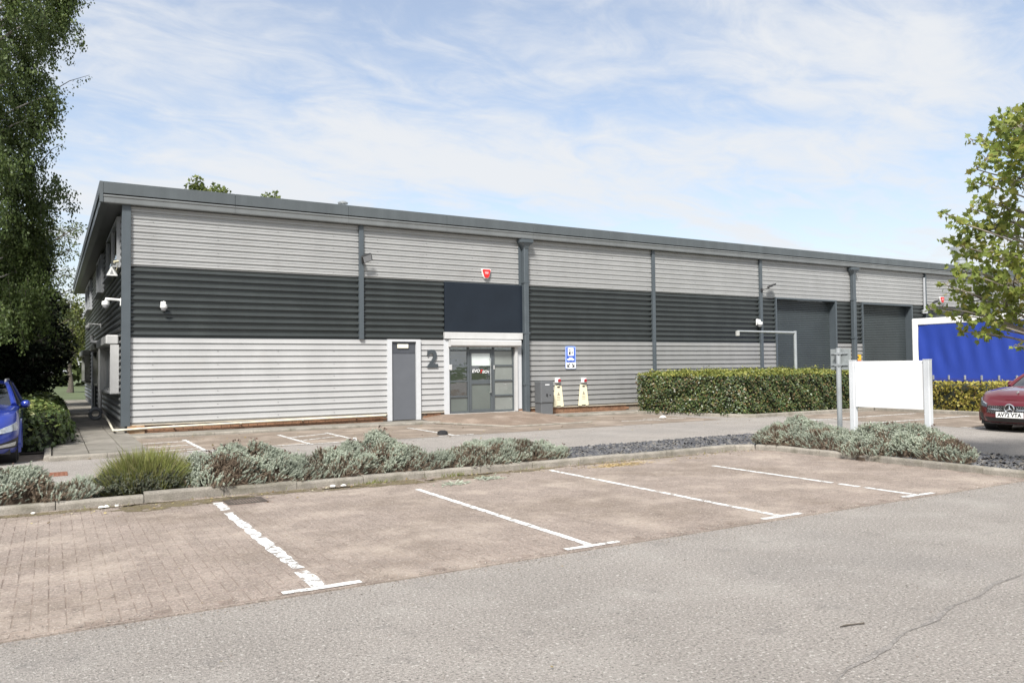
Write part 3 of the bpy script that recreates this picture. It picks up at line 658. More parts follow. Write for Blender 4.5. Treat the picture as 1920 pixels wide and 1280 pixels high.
# ---- roller shutters
for xa, xb, zt in ((24.42, 27.94, 4.12), (29.75, 33.17, 4.08)):
    sh = part_empty('roller_shutter', unit)
    b = MB(); pr = []; z = .1
    while z < zt-.02: pr += [(z, .022), (z+.012, .0), (z+.055, -.004), (z+.068, .010)]; z += .0745
    nseg = 4; b.grid([[(xa+.02+(xb-xa-.04)*k/nseg, 21.33+d, min(zz, zt)) for zz, d in pr] for k in range(nseg, -1, -1)])
    b.build('shutter_curtain', mat('shutter_grey', (.055, .066, .069), .38, var=.08, vscale=1.2, streak=((3, 3, .4), .15)), sh, recalc=False)
    b = MB(); b.box(xa-.06, xa+.006, FY-.04, 21.35, .1, zt+.06); b.build('jamb', trim, sh)
    b = MB(); b.box(xb-.006, xb+.08, FY-.04, 21.35, .1, zt+.06); b.build('jamb', trim, sh)
    b = MB(); b.box(xa+.007, xb-.007, FY-.042, 21.30, zt-.006, zt+.06); b.build('head_trim', trim, sh)

# ---- flank wall: sheeting, windows, shutter hoods
def panel_side(y0, y1, z0, z1, kind, m):
    b = MB(); pr = ribs(z0, z1, kind); b.grid([[(1.50+d, y, z) for z, d in pr] for y in np.linspace(y0, y1, 8)]); return b.build('cladding_panel', m, unit, smooth=(kind == 'round'), angle=60, recalc=False)
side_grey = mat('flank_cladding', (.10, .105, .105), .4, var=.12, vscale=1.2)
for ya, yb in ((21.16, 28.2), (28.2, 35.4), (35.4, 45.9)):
    panel_side(ya, yb, .28, B1-.01, 'round', side_grey); panel_side(ya, yb, B1, B2, 'round', dark_clad); panel_side(ya, yb, B2+.005, B3, 'round', dark_clad)  # upper band takes the dark sheet, standing in for the flank's shade
dglass = glassmat('dark_glass', (.03, .035, .04), .06)
def side_window(y0, y1, z0, z1, n, frame_m, hood=False, hood_m=None):
    hood_m = hood_m or white_pvc
    wn_ = part_empty('window', unit); b = MB(); xo, xi = 1.42, 1.53
    b.box(xo, xi, y0, y0+.07, z0, z1); b.box(xo, xi, y1-.07, y1, z0, z1); b.box(xo, xi, y0+.071, y1-.071, z0, z0+.07); b.box(xo, xi, y0+.071, y1-.071, z1-.07, z1)
    for k in range(1, n): yy = y0+(y1-y0)*k/n; b.box(xo+.01, xi, yy-.03, yy+.03, z0+.071, z1-.071)
    b.build('window_frame', frame_m, wn_)
    for k in range(n):
        b = MB(); a = y0+(y1-y0)*k/n+.05; c = y0+(y1-y0)*(k+1)/n-.05; b.box(1.47, 1.478, a, c, z0+.05, z1-.05); b.build('pane', dglass, wn_)
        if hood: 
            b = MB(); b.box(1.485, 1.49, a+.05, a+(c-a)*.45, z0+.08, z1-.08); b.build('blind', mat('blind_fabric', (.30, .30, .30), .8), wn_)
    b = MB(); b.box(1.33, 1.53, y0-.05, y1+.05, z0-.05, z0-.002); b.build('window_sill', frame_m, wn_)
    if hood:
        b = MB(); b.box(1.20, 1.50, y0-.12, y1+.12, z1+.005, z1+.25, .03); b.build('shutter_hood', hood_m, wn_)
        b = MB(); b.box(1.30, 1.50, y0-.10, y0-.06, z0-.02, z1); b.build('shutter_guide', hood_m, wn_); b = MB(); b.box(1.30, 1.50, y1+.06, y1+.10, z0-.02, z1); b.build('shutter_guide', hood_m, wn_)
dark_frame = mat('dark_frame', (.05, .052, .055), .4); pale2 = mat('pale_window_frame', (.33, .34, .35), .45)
side_window(22.45, 27.0, 1.03, 2.25, 2, white_pvc, True); aged_shaded = mat('aged_shaded_pvc', (.19, .195, .175), .6, var=.25, vscale=4, dirt=[((.08, .09, .05), 2.5, .48, .66, .7)]); side_window(29.1, 31.6, 1.12, 2.25, 2, aged_shaded, True, aged_shaded); side_window(39.5, 43.5, 1.12, 2.25, 2, dark_frame, True, aged_shaded)  # algae-stained old pvc, base colour also darkened for the flank's shade
side_window(22.1, 26.6, 4.25, 5.50, 2, pale2); side_window(29.5, 32.5, 4.25, 5.50, 2, pale2); side_window(38.0, 43.3, 4.25, 5.50, 2, pale2)
b = MB(); b.box(1.44, 1.53, 33.6, 35.2, .1, 2.3); b.build('flank_door', dark_frame, unit)
b = MB(); b.tube([(1.40, 34.3, .12), (1.40, 34.3, 2.6)], .045, 8); b.build('flank_pipe', pale2, unit)
# white down pipe with a swan neck, its shoe coiled hose at the foot
b = MB(); b.tube([(1.37, 28.4, .32), (1.37, 28.4, 2.42), (1.33, 28.5, 2.5), (1.18, 28.9, 2.52), (1.16, 29.1, 2.58), (1.16, 29.1, 2.75)], .055, 8); b.build('white_downpipe', white_pvc, unit)
# cream waste pipe along the plinth, round the corner and back along the flank
b = MB(); b.tube([(8.2, 20.99, .245), (5.0, 20.98, .225), (2.2, 20.96, .190), (1.40, 20.94, .165), (1.30, 21.05, .165), (1.34, 23.5, .24), (1.36, 25.4, .28)], .026, 8); pp = b.build('waste_pipe', cream_pvc, unit, smooth=True)
b = MB()
for x in (2.6, 4.2, 5.8, 7.3): b.tube([(x, 20.975, .165+.0105*x), (x+.05, 20.975, .165+.0105*x)], .033, 8); b.box(x+.01, x+.04, 20.97, 21.08, .155+.0105*x, .175+.0105*x)
b.build('pipe_clip', cream_pvc, pp)['kind'] = 'stuff'
hose = thing('hose_reel', 'grey coiled hose lying by the flank wall downpipe', 'hose', (1.2, 27.2, .08)); hm = mat('hose_grey', (.22, .22, .23), .5)
for k in range(4):
    b = MB(); ring = [(0.15*math.cos(a), .05+.07*k, .19+0.15*math.sin(a)) for a in np.linspace(0, 2*math.pi, 25)]; b.tube(ring, .05, 8, False); b.build('hose_loop', hm, hose)
# ---- roof top vents
galv = mat('galvanised', (.52, .54, .55), .3, .7, var=.12, vscale=5)
for nm, x, y, z0, r0, h, lab in (('roof_vent', on_y(643, 380, 24).x, 24.0, 6.06, .08, on_y(643, 376, 24).z-6.06, 'small grey capped vent pipe on the roof near the office end'),):
    t = thing(nm, lab, 'vent', (x, y, z0)); b = MB(); b.lathe((0, 0, 0), [(r0, 0), (r0, h-.11)], 12); b.build('pipe', galv, t, True)
    b = MB(); b.lathe((0, 0, h-.13), [(r0*1.1, 0), (r0*2.0, .02), (r0*2.1, .06), (r0*.6, .12), (.01, .13)], 12); b.build('cap', galv, t, True)
t = thing('flue', 'bright galvanised flue with conical cowl on the roof beside the plane tree', 'flue', (on_y(1801, 500, 21.6).x, 21.6, 6.06)); b = MB(); b.lathe((0, 0, 0), [(.28, 0), (.28, .45), (.32, .47), (.32, .55)], 18); b.build('flue_pipe', galv, t, True)
b = MB(); b.lathe((0, 0, .55), [(.32, 0), (.44, .5), (.44, .56), (.40, .56)], 18); b.build('cowl', galv, t, True)

# ================================================================ THINGS ON THE WALL
black = mat('black_plastic', (.018, .018, .019), .45); white_p = mat('camera_white', (.76, .76, .74), .4); lens_m = mat('lens_black', (.01, .01, .012), .1)
yellow_p = mat('cream_board', (.76, .70, .50), .5, var=.05); red_p = mat('alarm_red', (.55, .02, .02), .35); redcap = mat('red_cap', (.30, .02, .03), .4)
def floodlight(x, z, label, flip=1):
    t = thing('floodlight', label, 'floodlight', (x, FY-.08, z), 0, 'floodlights along the eaves')
    b = MB(); b.box(-.03, .03, -.05, .078, -.10, .02); b.tube([(0, -.05, -.04), (.03*flip, -.12, -.02)], .02, 6); b.build('bracket', black, t)
    h = MB(); Mx = Matrix.Rotation(R(-22)*flip, 4, 'Y') @ Matrix.Rotation(R(25), 4, 'X')
    for dy, w_, hh in ((0, .15, .11),): h.box(-w_, w_, -.05, .03, -hh, hh, .012)
    h.v = [tuple(Mx @ Vector(p)+Vector((.06*flip, -.16, .02))) for p in h.v]; h.build('lamp_body', black, t)
    g = MB(); g.box(-.12, .12, -.058, -.051, -.085, .085); g.v = [tuple(Mx @ Vector(p)+Vector((.06*flip, -.16, .02))) for p in g.v]; g.build('lamp_glass', mat('flood_glass', (.30, .31, .32), .15), t)
def p_at(px, py): return on_y(px, py, FY)
q = p_at(678, 487); floodlight(q.x, q.z, 'black floodlight on the cover post above the service door end')
def street_head(px, py, label):
    q = p_at(px, py); t = thing('wall_lamp', label, 'wall lamp', (q.x, FY-.07, q.z), 0, 'black wall lamps above the shutters')
    b = MB(); b.box(-.05, .05, -.03, .068, -.10, .04); b.tube([(0, -.03, -.02), (.10, -.12, .02), (.22, -.2, .06)], .022, 6); b.build('lamp_arm', black, t)
    r_ = []
    for s_, w_, zz in ((0, .04, .05), (.06, .09, .075), (.2, .11, .13), (.36, .095, .19), (.42, .04, .205)): r_.append([(.16+s_, -.17-w_, zz), (.16+s_, -.17+w_, zz), (.16+s_, -.17+w_, zz+.035), (.16+s_, -.17-w_, zz+.035)])
    b = MB(); b.grid(r_, True); b.poly(r_[0]); b.poly(r_[-1][::-1]); b.build('lamp_head', black, t)
street_head(1425, 543, 'black wall lamp on the post left of the first roller shutter'); street_head(1736, 572, 'black wall lamp on the pipe left of the second alarm box')
def bell(px, py, s, label):
    q = p_at(px, py); t = thing('alarm_box', label, 'alarm box', (q.x, FY-.005, q.z), 0, 'red alarm boxes')
    o = [(-.16, .11), (-.13, .14), (.13, .14), (.16, .11), (.10, -.10), (.05, -.16), (-.05, -.16), (-.10, -.10)]
    b = MB(); b.prism([(u*s, v*s) for u, v in o], 0, -.06, lambda u, v, tt: (u, tt, v)); b.build('box_back', white_p, t)
    b = MB(); b.prism([(u*s*.86, v*s*.86) for u, v in o], -.061, -.085, lambda u, v, tt: (u, tt, v)); b.build('box_cover', red_p, t)
    b = MB(); b.prism([(-.07*s, .05*s), (.07*s, .05*s), (.05*s, -.02*s), (-.05*s, -.02*s)], -.0855, -.089, lambda u, v, tt: (u, tt, v)); b.build('strobe', mat('pink_lens', (.62, .3, .3), .3), t)
bell(910, 513, 1.0, 'red alarm box high on the wall above the dark sign panel'); bell(1764, 562, .95, 'red alarm box beside the white conduit beyond the second shutter')
def dome_cam(loc, rz, label, arm=.22, s=1.0):
    t = thing('security_camera', label, 'camera', loc, rz, 'white security cameras')
    b = MB(); b.box(-.06*s, .06*s, -.025, 0, -.09*s, .09*s, .01)
    if arm: b.tube([(0, -.02, .05), (0, -arm, .07), (0, -arm, .0)], .028*s, 8)
    b.build('camera_bracket', white_p, t)
    b = MB(); b.lathe((0, -max(arm, .09), -.02), [(.03*s, .04), (.075*s, .03), (.085*s, -.04*s), (.075*s, -.06*s)], 14); b.build('camera_housing', white_p, t, True)
    b = MB(); b.lathe((0, -max(arm, .09), -.02), [(.068*s, -.055*s), (.062*s, -.10*s), (.035*s, -.13*s), (.005, -.14*s)], 14); b.build('camera_dome', mat('smoked_dome', (.30, .30, .31), .15), t, True)
q = p_at(306, 572); dome_cam((q.x, FY+.0, q.z), 0, 'white dome camera on the charcoal band of the front wall', .11, 1.0)
dome_cam((1.49, 21.55, 3.28), R(-90), 'white dome camera on an arm beside the corner post', .34, 1.1)
dome_cam((1.49, 30.4, 3.12), R(-90), 'white dome camera on the flank wall farther from the corner', .40, 1.0)
q = p_at(1420, 604); dome_cam((q.x, FY+.0, q.z), 0, 'white boxy camera on the charcoal band by the cantilever arm', .12, 1.35)
# bullet camera and white bracket by the upper window
t = thing('junction_camera', 'white wedge shaped wireless bridge with cream camera under the upper corner window', 'antenna', (1.42, 22.3, 4.12)); t.scale = (.75, .75, .75)
b = MB(); b.prism([(-.05, -.16), (.30, -.16), (.16, .14), (.05, .14)], -.10, .10, lambda u, v, tt: (-u, tt, v)); b.build('wedge_body', white_p, t)
b = MB(); b.prism([(.08, -.10), (.19, -.10), (.13, .06)], -.107, -.1005, lambda u, v, tt: (-u, tt, v)); b.build('wedge_recess', mat('grey_recess', (.3, .3, .3), .5), t)
b = MB(); b.tube([(.04, -.5, .28), (-.10, -.56, .25)], .045, 8); b.tube([(.04, -.5, .2), (-.02, -.45, .0), (.03, -.3, -.06), (.06, -.1, -.06)], .012, 6); b.build('side_camera', mat('cream_cam', (.62, .58, .42), .4), t)

# EV charging sign
q = p_at(1069, 670); t = thing('charging_sign', 'blue and white charging point sign with car symbol and two arrows', 'sign', (q.x, FY-.02, q.z))
blue = mat('sign_blue', (.035, .10, .46), .35); pale_b = mat('sign_pale_blue', (.28, .38, .70), .35); wht = mat('sign_white', (.78, .79, .80), .4); blk = mat('sign_black', (.02, .02, .025), .5)
def rr(w_, h, r_, cx=0, cz=0):
    pts = []
    for sx, sz, a0 in ((1, 1, 0), (-1, 1, 90), (-1, -1, 180), (1, -1, 270)):
        for k in range(4): a = R(a0+30*k); pts.append((cx+sx*(w_-r_)+r_*math.cos(a), cz+sz*(h-r_)+r_*math.sin(a)))
    return pts
def flat(name, pts, d0, d1, m): b = MB(); b.prism(pts, -d0, -d1, lambda u, v, tt: (u, tt, v)); return b.build(name, m, t)
b = MB(); b.box(-.05, .05, 0, .03, -.25, -.2); b.box(-.05, .05, 0, .03, .2, .25); b.build('fixing_bracket', screw_m, t)
flat('sign_plate', rr(.205, .37, .05), 0, .012, pale_b); flat('sign_field', rr(.165, .245, .02, 0, .085), .0121, .015, blue); flat('arrow_field', rr(.195, .105, .04, 0, -.255), .0121, .015, wht)
flat('symbol_field', rr(.115, .13, .01, 0, .185), .0151, .018, wht)
flat('symbol', [(-.075, .09), (-.005, .09), (-.005, .24), (-.025, .26), (-.06, .26), (-.075, .24)], .0181, .02, blk); flat('symbol', rr(.02, .025, .01, -.04, .21), .0201, .022, wht); flat('symbol', rr(.022, .025, .012, .055, .16), .0181, .02, blk)
car_ = [(-.14, -.085), (-.14, -.05), (-.09, -.035), (-.05, .0), (.05, .0), (.09, -.035), (.13, -.05), (.14, -.085), (.10, -.085), (.08, -.105), (.05, -.085), (-.05, -.085), (-.08, -.105), (-.10, -.085)]
flat('symbol', car_, .0151, .018, wht)
for s_ in (-1, 1):
    ar = [(.05, .06), (.075, .085), (.135, -.005), (.135, .03), (.16, .03), (.16, -.085), (.05, -.085), (.05, -.06), (.11, -.03)]
    ar = [(.03, .045), (.055, .065), (.115, -.01), (.115, .03), (.145, .03), (.145, -.065), (.05, -.065), (.05, -.035), (.09, -.035)]
    flat('arrow', [(s_*u, -.255+v) for u, v in ar], .0151, .018, blk)
# emergency buttons and caution boards
for px, lab in ((1044, 'white box with red button above the caution board by the meter cabinet'), (1093, 'white box with red button above the caution board nearer the ivy hedge')):
    q = p_at(px, 713); t = thing('stop_button', lab, 'push button', (q.x, FY-.002, q.z), 0, 'stop buttons on the wall')
    b = MB(); b.box(-.09, .09, -.09, 0, -.08, .08, .015); b.build('button_box', white_p, t); b = MB(); b.lathe((0.02, -.13, 0), [(.055, 0), (.055, .02), (.03, .04)], 12, 'y'); b.build('button', redcap, t, True)
for px, py, lab in ((1046, 742, 'cream caution board hung under the button nearer the meter cabinet'), (1093, 740, 'cream caution board hung under the button nearer the ivy hedge')):
    q = p_at(px, py); t = thing('caution_board', lab, 'caution board', (q.x, FY-.01, q.z), R(2), 'caution boards hung on the wall')
    o = [(-.125, .34), (.125, .34), (.205, -.34), (.10, -.36), (.08, -.32), (-.08, -.32), (-.10, -.36), (-.205, -.34)]
    b = MB(); b.prism(o, 0, -.02, lambda u, v, tt: (u, tt-.04*(v-.34)*0, v)); b.build('front_board', yellow_p, t); b = MB(); b.prism([(u*.98, v*.98) for u, v in o], -.021, -.032, lambda u, v, tt: (u, tt, v)); b.build('back_board', yellow_p, t)
    b = MB(); b.prism(rr(.055, .025, .02, 0, .285), -.0325, -.036, lambda u, v, tt: (u, tt, v)); b.build('hand_hole', blk, t)
    tri = MB(); tri.prism([(-.055, .02), (.055, .02), (0, .13)], -.0325, -.035, lambda u, v, tt: (u, tt, v)); tri.build('warning_triangle', mat('faded_print', (.30, .26, .2), .6), t)
    pr_ = MB()
    for k in range(3): pr_.prism([(-.07, -.03-k*.05), (.07, -.03-k*.05), (.07, -.015-k*.05), (-.07, -.015-k*.05)], -.0325, -.035, lambda u, v, tt: (u, tt, v))
    pr_.build('print_lines', MATS['faded_print'], t)
# meter cabinet
t = thing('meter_cabinet', 'grey metal cabinet standing against the wall beside the downpipe', 'cabinet', (13.42, 20.78, .06))
cg = mat('cabinet_grey', (.115, .12, .125), .45, var=.06)
b = MB(); b.box(-.22, .22, -.15, .22, 0, .36, .012); b.build('lower_box', cg, t); b = MB(); b.box(-.235, .235, -.165, .22, .365, 1.05, .014); b.build('upper_box', cg, t); b = MB(); b.box(-.20, .20, -.172, -.1655, .40, 1.01, .003); b.build('door_panel', cg, t)
b = MB(); b.box(-.04, .0, -.19, -.1725, .58, .66); b.lathe((.10, -.185, .62), [(.02, 0), (.02, .012)], 8, 'y'); b.build('lock', black, t); b = MB(); b.box(-.08, .08, -.174, -.1722, .93, .96); b.build('data_plate', wht, t)
# warning plate right of shutter
q = p_at(1608, 672); t = thing('warning_plate', 'small yellow and red warning plate between the two roller shutters', 'sign', (q.x, FY-.012, q.z)); flat('plate', rr(.21, .11, .01, 0, .05), 0, .01, mat('warn_yellow', (.72, .42, .03), .4)); flat('red_strip', rr(.21, .05, .01, 0, -.115), 0, .01, mat('warn_red', (.62, .12, .08), .4)); flat('warning_mark', [(-.07, .02), (.07, .02), (0, .12)], .0105, .013, blk)
# white conduit at the far post
b = MB(); b.tube([(34.12, FY-.06, 3.95), (34.12, FY-.06, 5.4)], .05, 8); b.tube([(34.12, FY-.06, 3.78), (34.12, FY-.06, 3.95)], .13, 8); b.build('conduit', mat('pale_window_frame', (.33, .34, .35)), unit)

# ================================================================ SIGNS AND POSTS IN THE ISLAND
alu_w = mat('white_aluminium', (.66, .68, .70), .32, .25, var=.05, vscale=3)
t = thing('estate_sign', 'large blank white sign board on two pale aluminium posts', 'sign', (12.3, 8.24, .06))
b = MB(); b.box(-.018, .018, -.63, .63, .755, 1.56, .004); b.build('sign_board', mat('blank_white', (.72, .72, .715), .35, var=.02, vscale=2), t)
for yy in (-.69, .69):
    b = MB(); r_ = []
    for z in (-.2, 1.565): r_.append([(x_*.048, yy+y_*.050, z) for x_, y_ in ((-1, -.8), (-.85, -1), (.85, -1), (1, -.8), (1, .8), (.85, 1), (-.85, 1), (-1, .8))])
    b.grid(r_, True); b.poly(r_[1]); o = b.build('post', alu_w, t); c = MB(); c.box(-.052, .052, yy-.054, yy+.054, 1.566, 1.58, .004); c.build('post_cap', alu_w, o)
gal = mat('galvanised_post', (.34, .36, .37), .45, .3, var=.1, vscale=5)
t = thing('direction_sign', 'small grey sign seen from behind on a slim grey post', 'sign', (13.02, 9.76, .06))
b = MB(); b.tube([(0, 0, -.2), (0, 0, 1.82)], .047, 12); b.build('post', gal, t, True); b = MB(); b.box(.05, .085, -.215, .215, 1.40, 1.80, .004); bx = b.build('sign_back', mat('sign_back', (.24, .26, .26), .5), t)
b = MB(); b.box(.03, .0495, -.18, .18, 1.485, 1.505); b.box(.03, .0495, -.18, .18, 1.705, 1.725); b.box(-.052, .0295, -.052, .052, 1.475, 1.515); b.box(-.052, .0295, -.052, .052, 1.695, 1.735); b.build('clip_rail', gal, t)
bpy.context.view_layer.update()
# cantilever arm post by the hedge
t = thing('cable_arm', 'slim grey post with long horizontal cable arm behind the ivy hedge', 'post', (22.2, 18.35, .05))
b = MB(); b.tube([(0, 0, 0), (0, 0, 2.66)], .055, 10); b.build('post', gal, t, True); a = on_y(1383, 623, 18.6); e = Vector(a)-Vector((22.2, 18.35, .05))
b = MB(); b.tube([(0, 0, 2.60), (e.x*.5, e.y*.5, (2.6+e.z)/2+.02), (e.x, e.y, e.z+.04)], [.045, .035, .03], 8); b.build('arm', gal, t, True); b = MB(); b.box(e.x-.05, e.x+.05, e.y-.05, e.y+.05, e.z-.12, e.z+.05, .01); b.build('cable_outlet', mat('outlet_grey', (.4, .4, .38), .5), t)

# ================================================================ CURTAIN SIDED LORRY
TX, TY = 29.95, 19.0
t = thing('curtain_lorry', 'lorry with bright blue curtain side and white frame parked end on to building', 'lorry', (TX, TY, 0))
tw = mat('lorry_white', (.72, .72, .71), .4, var=.06, vscale=2, streak=((3, 3, .4), .12)); curt = mat('blue_curtain', (.022, .05, .29), .42, var=.07, vscale=.9, bump=.12, bscale=1.6)
LEN = 7.2
b = MB(); b.box(0, 2.5, -.24, 0, .75, 3.33, .02); b.build('rear_frame', tw, t); b = MB(); b.box(0, 2.5, -LEN, -LEN+.12, .75, 3.33, .02); b.build('headboard', tw, t)
b = MB(); b.box(-.005, 2.505, -LEN+.121, -.241, 3.07, 3.33, .02); b.build('roof_rail', tw, t)
b = MB(); rows = []
for k in range(60):
    y_ = -.26-(LEN-.42)*k/59
    rows.append([(.02+.02*math.sin(k*1.3+z*2)*math.sin(math.pi*(z-.95)/2.1)+(.02*math.exp(-((k-3-6*(2.6-z))/2.2)**2)), y_, z) for z in np.linspace(.95, 3.07, 16)])
b.grid(rows); b.build('curtain', curt, t, True); b = MB(); b.box(2.46, 2.48, -LEN+.13, -.25, .95, 3.07); b.build('curtain', curt, t)
b = MB(); b.box(.0, 2.5, -LEN+.121, -.241, .84, .955); b.build('side_rail', mat('rail_blue', (.03, .045, .22), .5), t)
bk = MB(); bk.box(-.03, .012, -.035, .035, -.10, .08, .008); pr_ = bk.build('buckle', galv, t); pr_.location = (0, -.85, .99)
for k in range(1, 10): c = pr_.copy(); COL.objects.link(c); c.location = (0, -.85-k*.62, .99)
b = MB(); b.box(.55, .75, -LEN-2.0, -.1, .6, .82); b.box(1.75, 1.95, -LEN-2.0, -.1, .6, .82); b.build('chassis', black, t)
tyre = mat('tyre', (.022, .022, .023), .85, bump=.2); rim_m = mat('alloy', (.42, .43, .44), .3, .8)
def wheel(parent, x, y, rad, wd, rimm=None, name='wheel'):
    b = MB(); b.lathe((x-wd/2, y, rad), [(rad*.62, 0.01), (rad*.93, 0), (rad, .03), (rad, wd-.03), (rad*.93, wd), (rad*.62, wd-.01)], 28, 'x'); o = b.build(name, tyre, parent, True)
    sgn = 1 if x > 0 else -1; rb = MB(); f0 = x+sgn*(wd/2-.015); rb.lathe((f0, y, rad), [(.03, sgn*.01), (rad*.2, sgn*.012), (rad*.22, -sgn*.01), (rad*.25, -sgn*.03), (rad*.58, -sgn*.05), (rad*.63, sgn*.004), (rad*.60, -sgn*.09)], 24, 'x')
    for k in range(10):
        a = 2*math.pi*k/10; d = (math.cos(a), math.sin(a)); e_ = (-d[1], d[0]); r0_, r1_ = rad*.15, rad*.61
        p = [(f0, y+d[0]*r0_+e_[0]*.03, rad+d[1]*r0_+e_[1]*.03), (f0, y+d[0]*r0_-e_[0]*.03, rad+d[1]*r0_-e_[1]*.03), (f0, y+d[0]*r1_-e_[0]*.022, rad+d[1]*r1_-e_[1]*.022), (f0, y+d[0]*r1_+e_[0]*.022, rad+d[1]*r1_+e_[1]*.022)]
        rb.quad(*p)
    rb.build('rim', rimm or rim_m, o, False); return o
for yy in (-1.6, -LEN-1.2): wheel(t, .2, yy, .48, .3); wheel(t, 2.3, yy, .48, .3)
b = MB(); rows = []
for z, fy in ((.55, 2.2), (1.2, 2.25), (1.7, 2.22), (2.5, 2.0), (2.7, 1.8)): rows.append([(.1, -LEN-.15, z), (2.4, -LEN-.15, z), (2.4, -LEN-fy+.1, z), (2.2, -LEN-fy, z), (.3, -LEN-fy, z), (.1, -LEN-fy+.1, z)])
b.grid(rows, True); b.poly(rows[0]); b.poly(rows[-1][::-1]); b.build('cab', tw, t); b = MB(); b.quad((.09, -LEN-.5, 1.55), (.09, -LEN-1.75, 1.55), (.09, -LEN-1.6, 2.3), (.09, -LEN-.5, 2.3)); b.build('cab_window', dglass, t); b = MB(); b.quad((.35, -LEN-2.25, 1.6), (2.15, -LEN-2.25, 1.6), (2.15, -LEN-2.05, 2.45), (.35, -LEN-2.05, 2.45)); b.build('windscreen', dglass, t)

# ================================================================ CARS
def make_car(name, label, S):
    root = thing(name, label, 'car')
    W, L, zb, n_, D = S['W'], S['L'], S['zb'], 2.9, S['D']
    ykeys, zkeys = zip(*S['top']); ztop = lambda y: float(np.interp(y, ykeys, zkeys))
    per = []
    for a in np.linspace(0, math.pi/2, 46): per.append((W*math.sin(a)**(2/n_), D*(1-math.cos(a)**(2/n_))))
    for y in np.arange(D+.05, L-.6, .05): per.append((W, y))
    for a in np.linspace(math.pi/2, 0, 24): per.append((W*math.sin(a)**(2/3.2), L-.55*(1-math.cos(a)**(2/3.2))))
    per = np.array(per); seg = np.concatenate([[0], np.cumsum(np.linalg.norm(np.diff(per, axis=0), axis=1))])
    vk, dk = zip(*S['inset'])
    def surf(u, v, off=0.0, side=1):
        x = float(np.interp(u, seg, per[:, 0])); y = float(np.interp(u, seg, per[:, 1])); zt = ztop(y); z = zb+v*(zt-zb)
        e = .02; tx = np.interp(u+e, seg, per[:, 0])-np.interp(max(u-e, 0), seg, per[:, 0]); ty = np.interp(u+e, seg, per[:, 1])-np.interp(max(u-e, 0), seg, per[:, 1])
        l = math.hypot(tx, ty)+1e-9; nx, ny = ty/l, -tx/l
        front = max(0, -ny); d = float(np.interp(v, vk, dk))*(.35+.65*front)-off
        return (side*max(0.0, x-nx*d), y-ny*d, z)
    vl = np.concatenate([np.linspace(0, .9, 15), [.94, .97, 1.0]])
    cols = [[surf(u, v) for v in vl] for u in seg]
    wh = [(S['wheels'][0], S['wr']), (S['wheels'][1], S['wr'])]; RA = S['wr']+.055
    b = MB()
    def keep(q):
        c = np.mean(np.array(q), axis=0)
        return not (abs(c[0]) > W*.75 and any((c[1]-wy)**2+(c[2]-r_)**2 < RA*RA for wy, r_ in wh))
    for s_ in (1, -1):
        cs = [[(s_*p[0], p[1], p[2]) for p in c] for c in cols]
        for i in range(len(cs)-1):
            for j in range(len(vl)-1):
                q = [cs[i][j], cs[i+1][j], cs[i+1][j+1], cs[i][j+1]]
                if keep(q): b.quad(*q)
    rows = []
    for c in cols:
        x, y, z = c[-1]; row = []
        for k in np.linspace(-1, 1, 13):
            cr_ = S['crown']*(1-k*k)*min(1, x/.5); ridge = .012*math.exp(-((abs(k)-.62)/.10)**2)*min(1, x/.5) if y < S['cowl'] else 0
            row.append((x*k, y-.06*(1-k*k)*(1 if y < .3 else 0)*0, z+cr_+ridge))
        rows.append(row)
    b.grid(rows)
    body = b.build('body', S['paint'], root, True, angle=50)
    # dark underside and arch liners
    b = MB(); b.box(-W+.14, W-.14, .25, L-.2, zb-.02, zb+.35)
    for wy, r_ in wh:
        for s_ in (1, -1): b.lathe((s_*(W-.36), wy, r_), [(RA+.03, 0), (RA+.03, s_*.30)], 20, 'x')
    b.build('underbody', black, root)
    for wy, r_ in wh:
        for s_ in (1, -1):
            rb = MB(); ring = []
            for a in np.linspace(R(-18), R(198), 26):
                co, si = math.cos(a), math.sin(a); ring.append([(s_*(W-.03), wy+co*(RA-.03), r_+si*(RA-.03)), (s_*(W+.012), wy+co*(RA-.015), r_+si*(RA-.015)), (s_*(W+.012), wy+co*(RA+S['lip']), r_+si*(RA+S['lip'])), (s_*(W-.03), wy+co*(RA+S['lip']+.01), r_+si*(RA+S['lip']+.01))])
            rb.grid(ring); rb.build('wheel_arch', S['arch'], root, True)
            wheel(root, s_*(W-.14), wy, r_, .21)
    # greenhouse
    cw, rf, rr_, rb_ = S['cowl'], S['roof0'], S['roof1'], S['tail']; zc, zr = ztop(cw)+.01, S['zr']; wb, wr_ = W-.10, W-.27
    def arc(y, x, z, bow, n=9): return [(x*k, y-bow*(1-k*k), z+.0) for k in np.linspace(-1, 1, n)]
    base_f = arc(cw, wb-.03, zc, .20); top_f = [(p[0], p[1], p[2]+.02*(1-(p[0]/wr_)**2)) for p in arc(rf, wr_, zr-.02, .06)]
    b = MB(); mid = []
    for k in np.linspace(0, 1, 7): mid.append([tuple(np.array(p)*(1-k)+np.array(q_)*k+np.array((0, 0, .045*math.sin(math.pi*k)))) for p, q_ in zip(base_f, top_f)])
    b.grid(mid); b.build('windscreen', glassmat('car_glass', (.10, .12, .12), .10), root, True)
    base_r = [(p[0], p[1], ztop(rb_)+.02) for p in arc(rb_, wb-.05, 0, -.12)]; top_r = [(p[0], p[1], zr-.03) for p in arc(rr_, wr_, 0, -.05)]
    b = MB(); b.grid([base_r, top_r]); b.build('rear_window', MATS['car_glass'], root, True)
    b = MB(); rws = []
    for k in np.linspace(0, 1, 12):
        y = rf+(rr_-rf)*k; zz = zr-.02+.05*math.sin(math.pi*min(1, k*.9+.05)); rws.append([(wr_*q_, y-(.06*(1-q_*q_) if k == 0 else 0), zz+.035*(1-q_*q_)-(.02 if abs(q_) > .95 else 0)) for q_ in np.linspace(-1, 1, 9)])
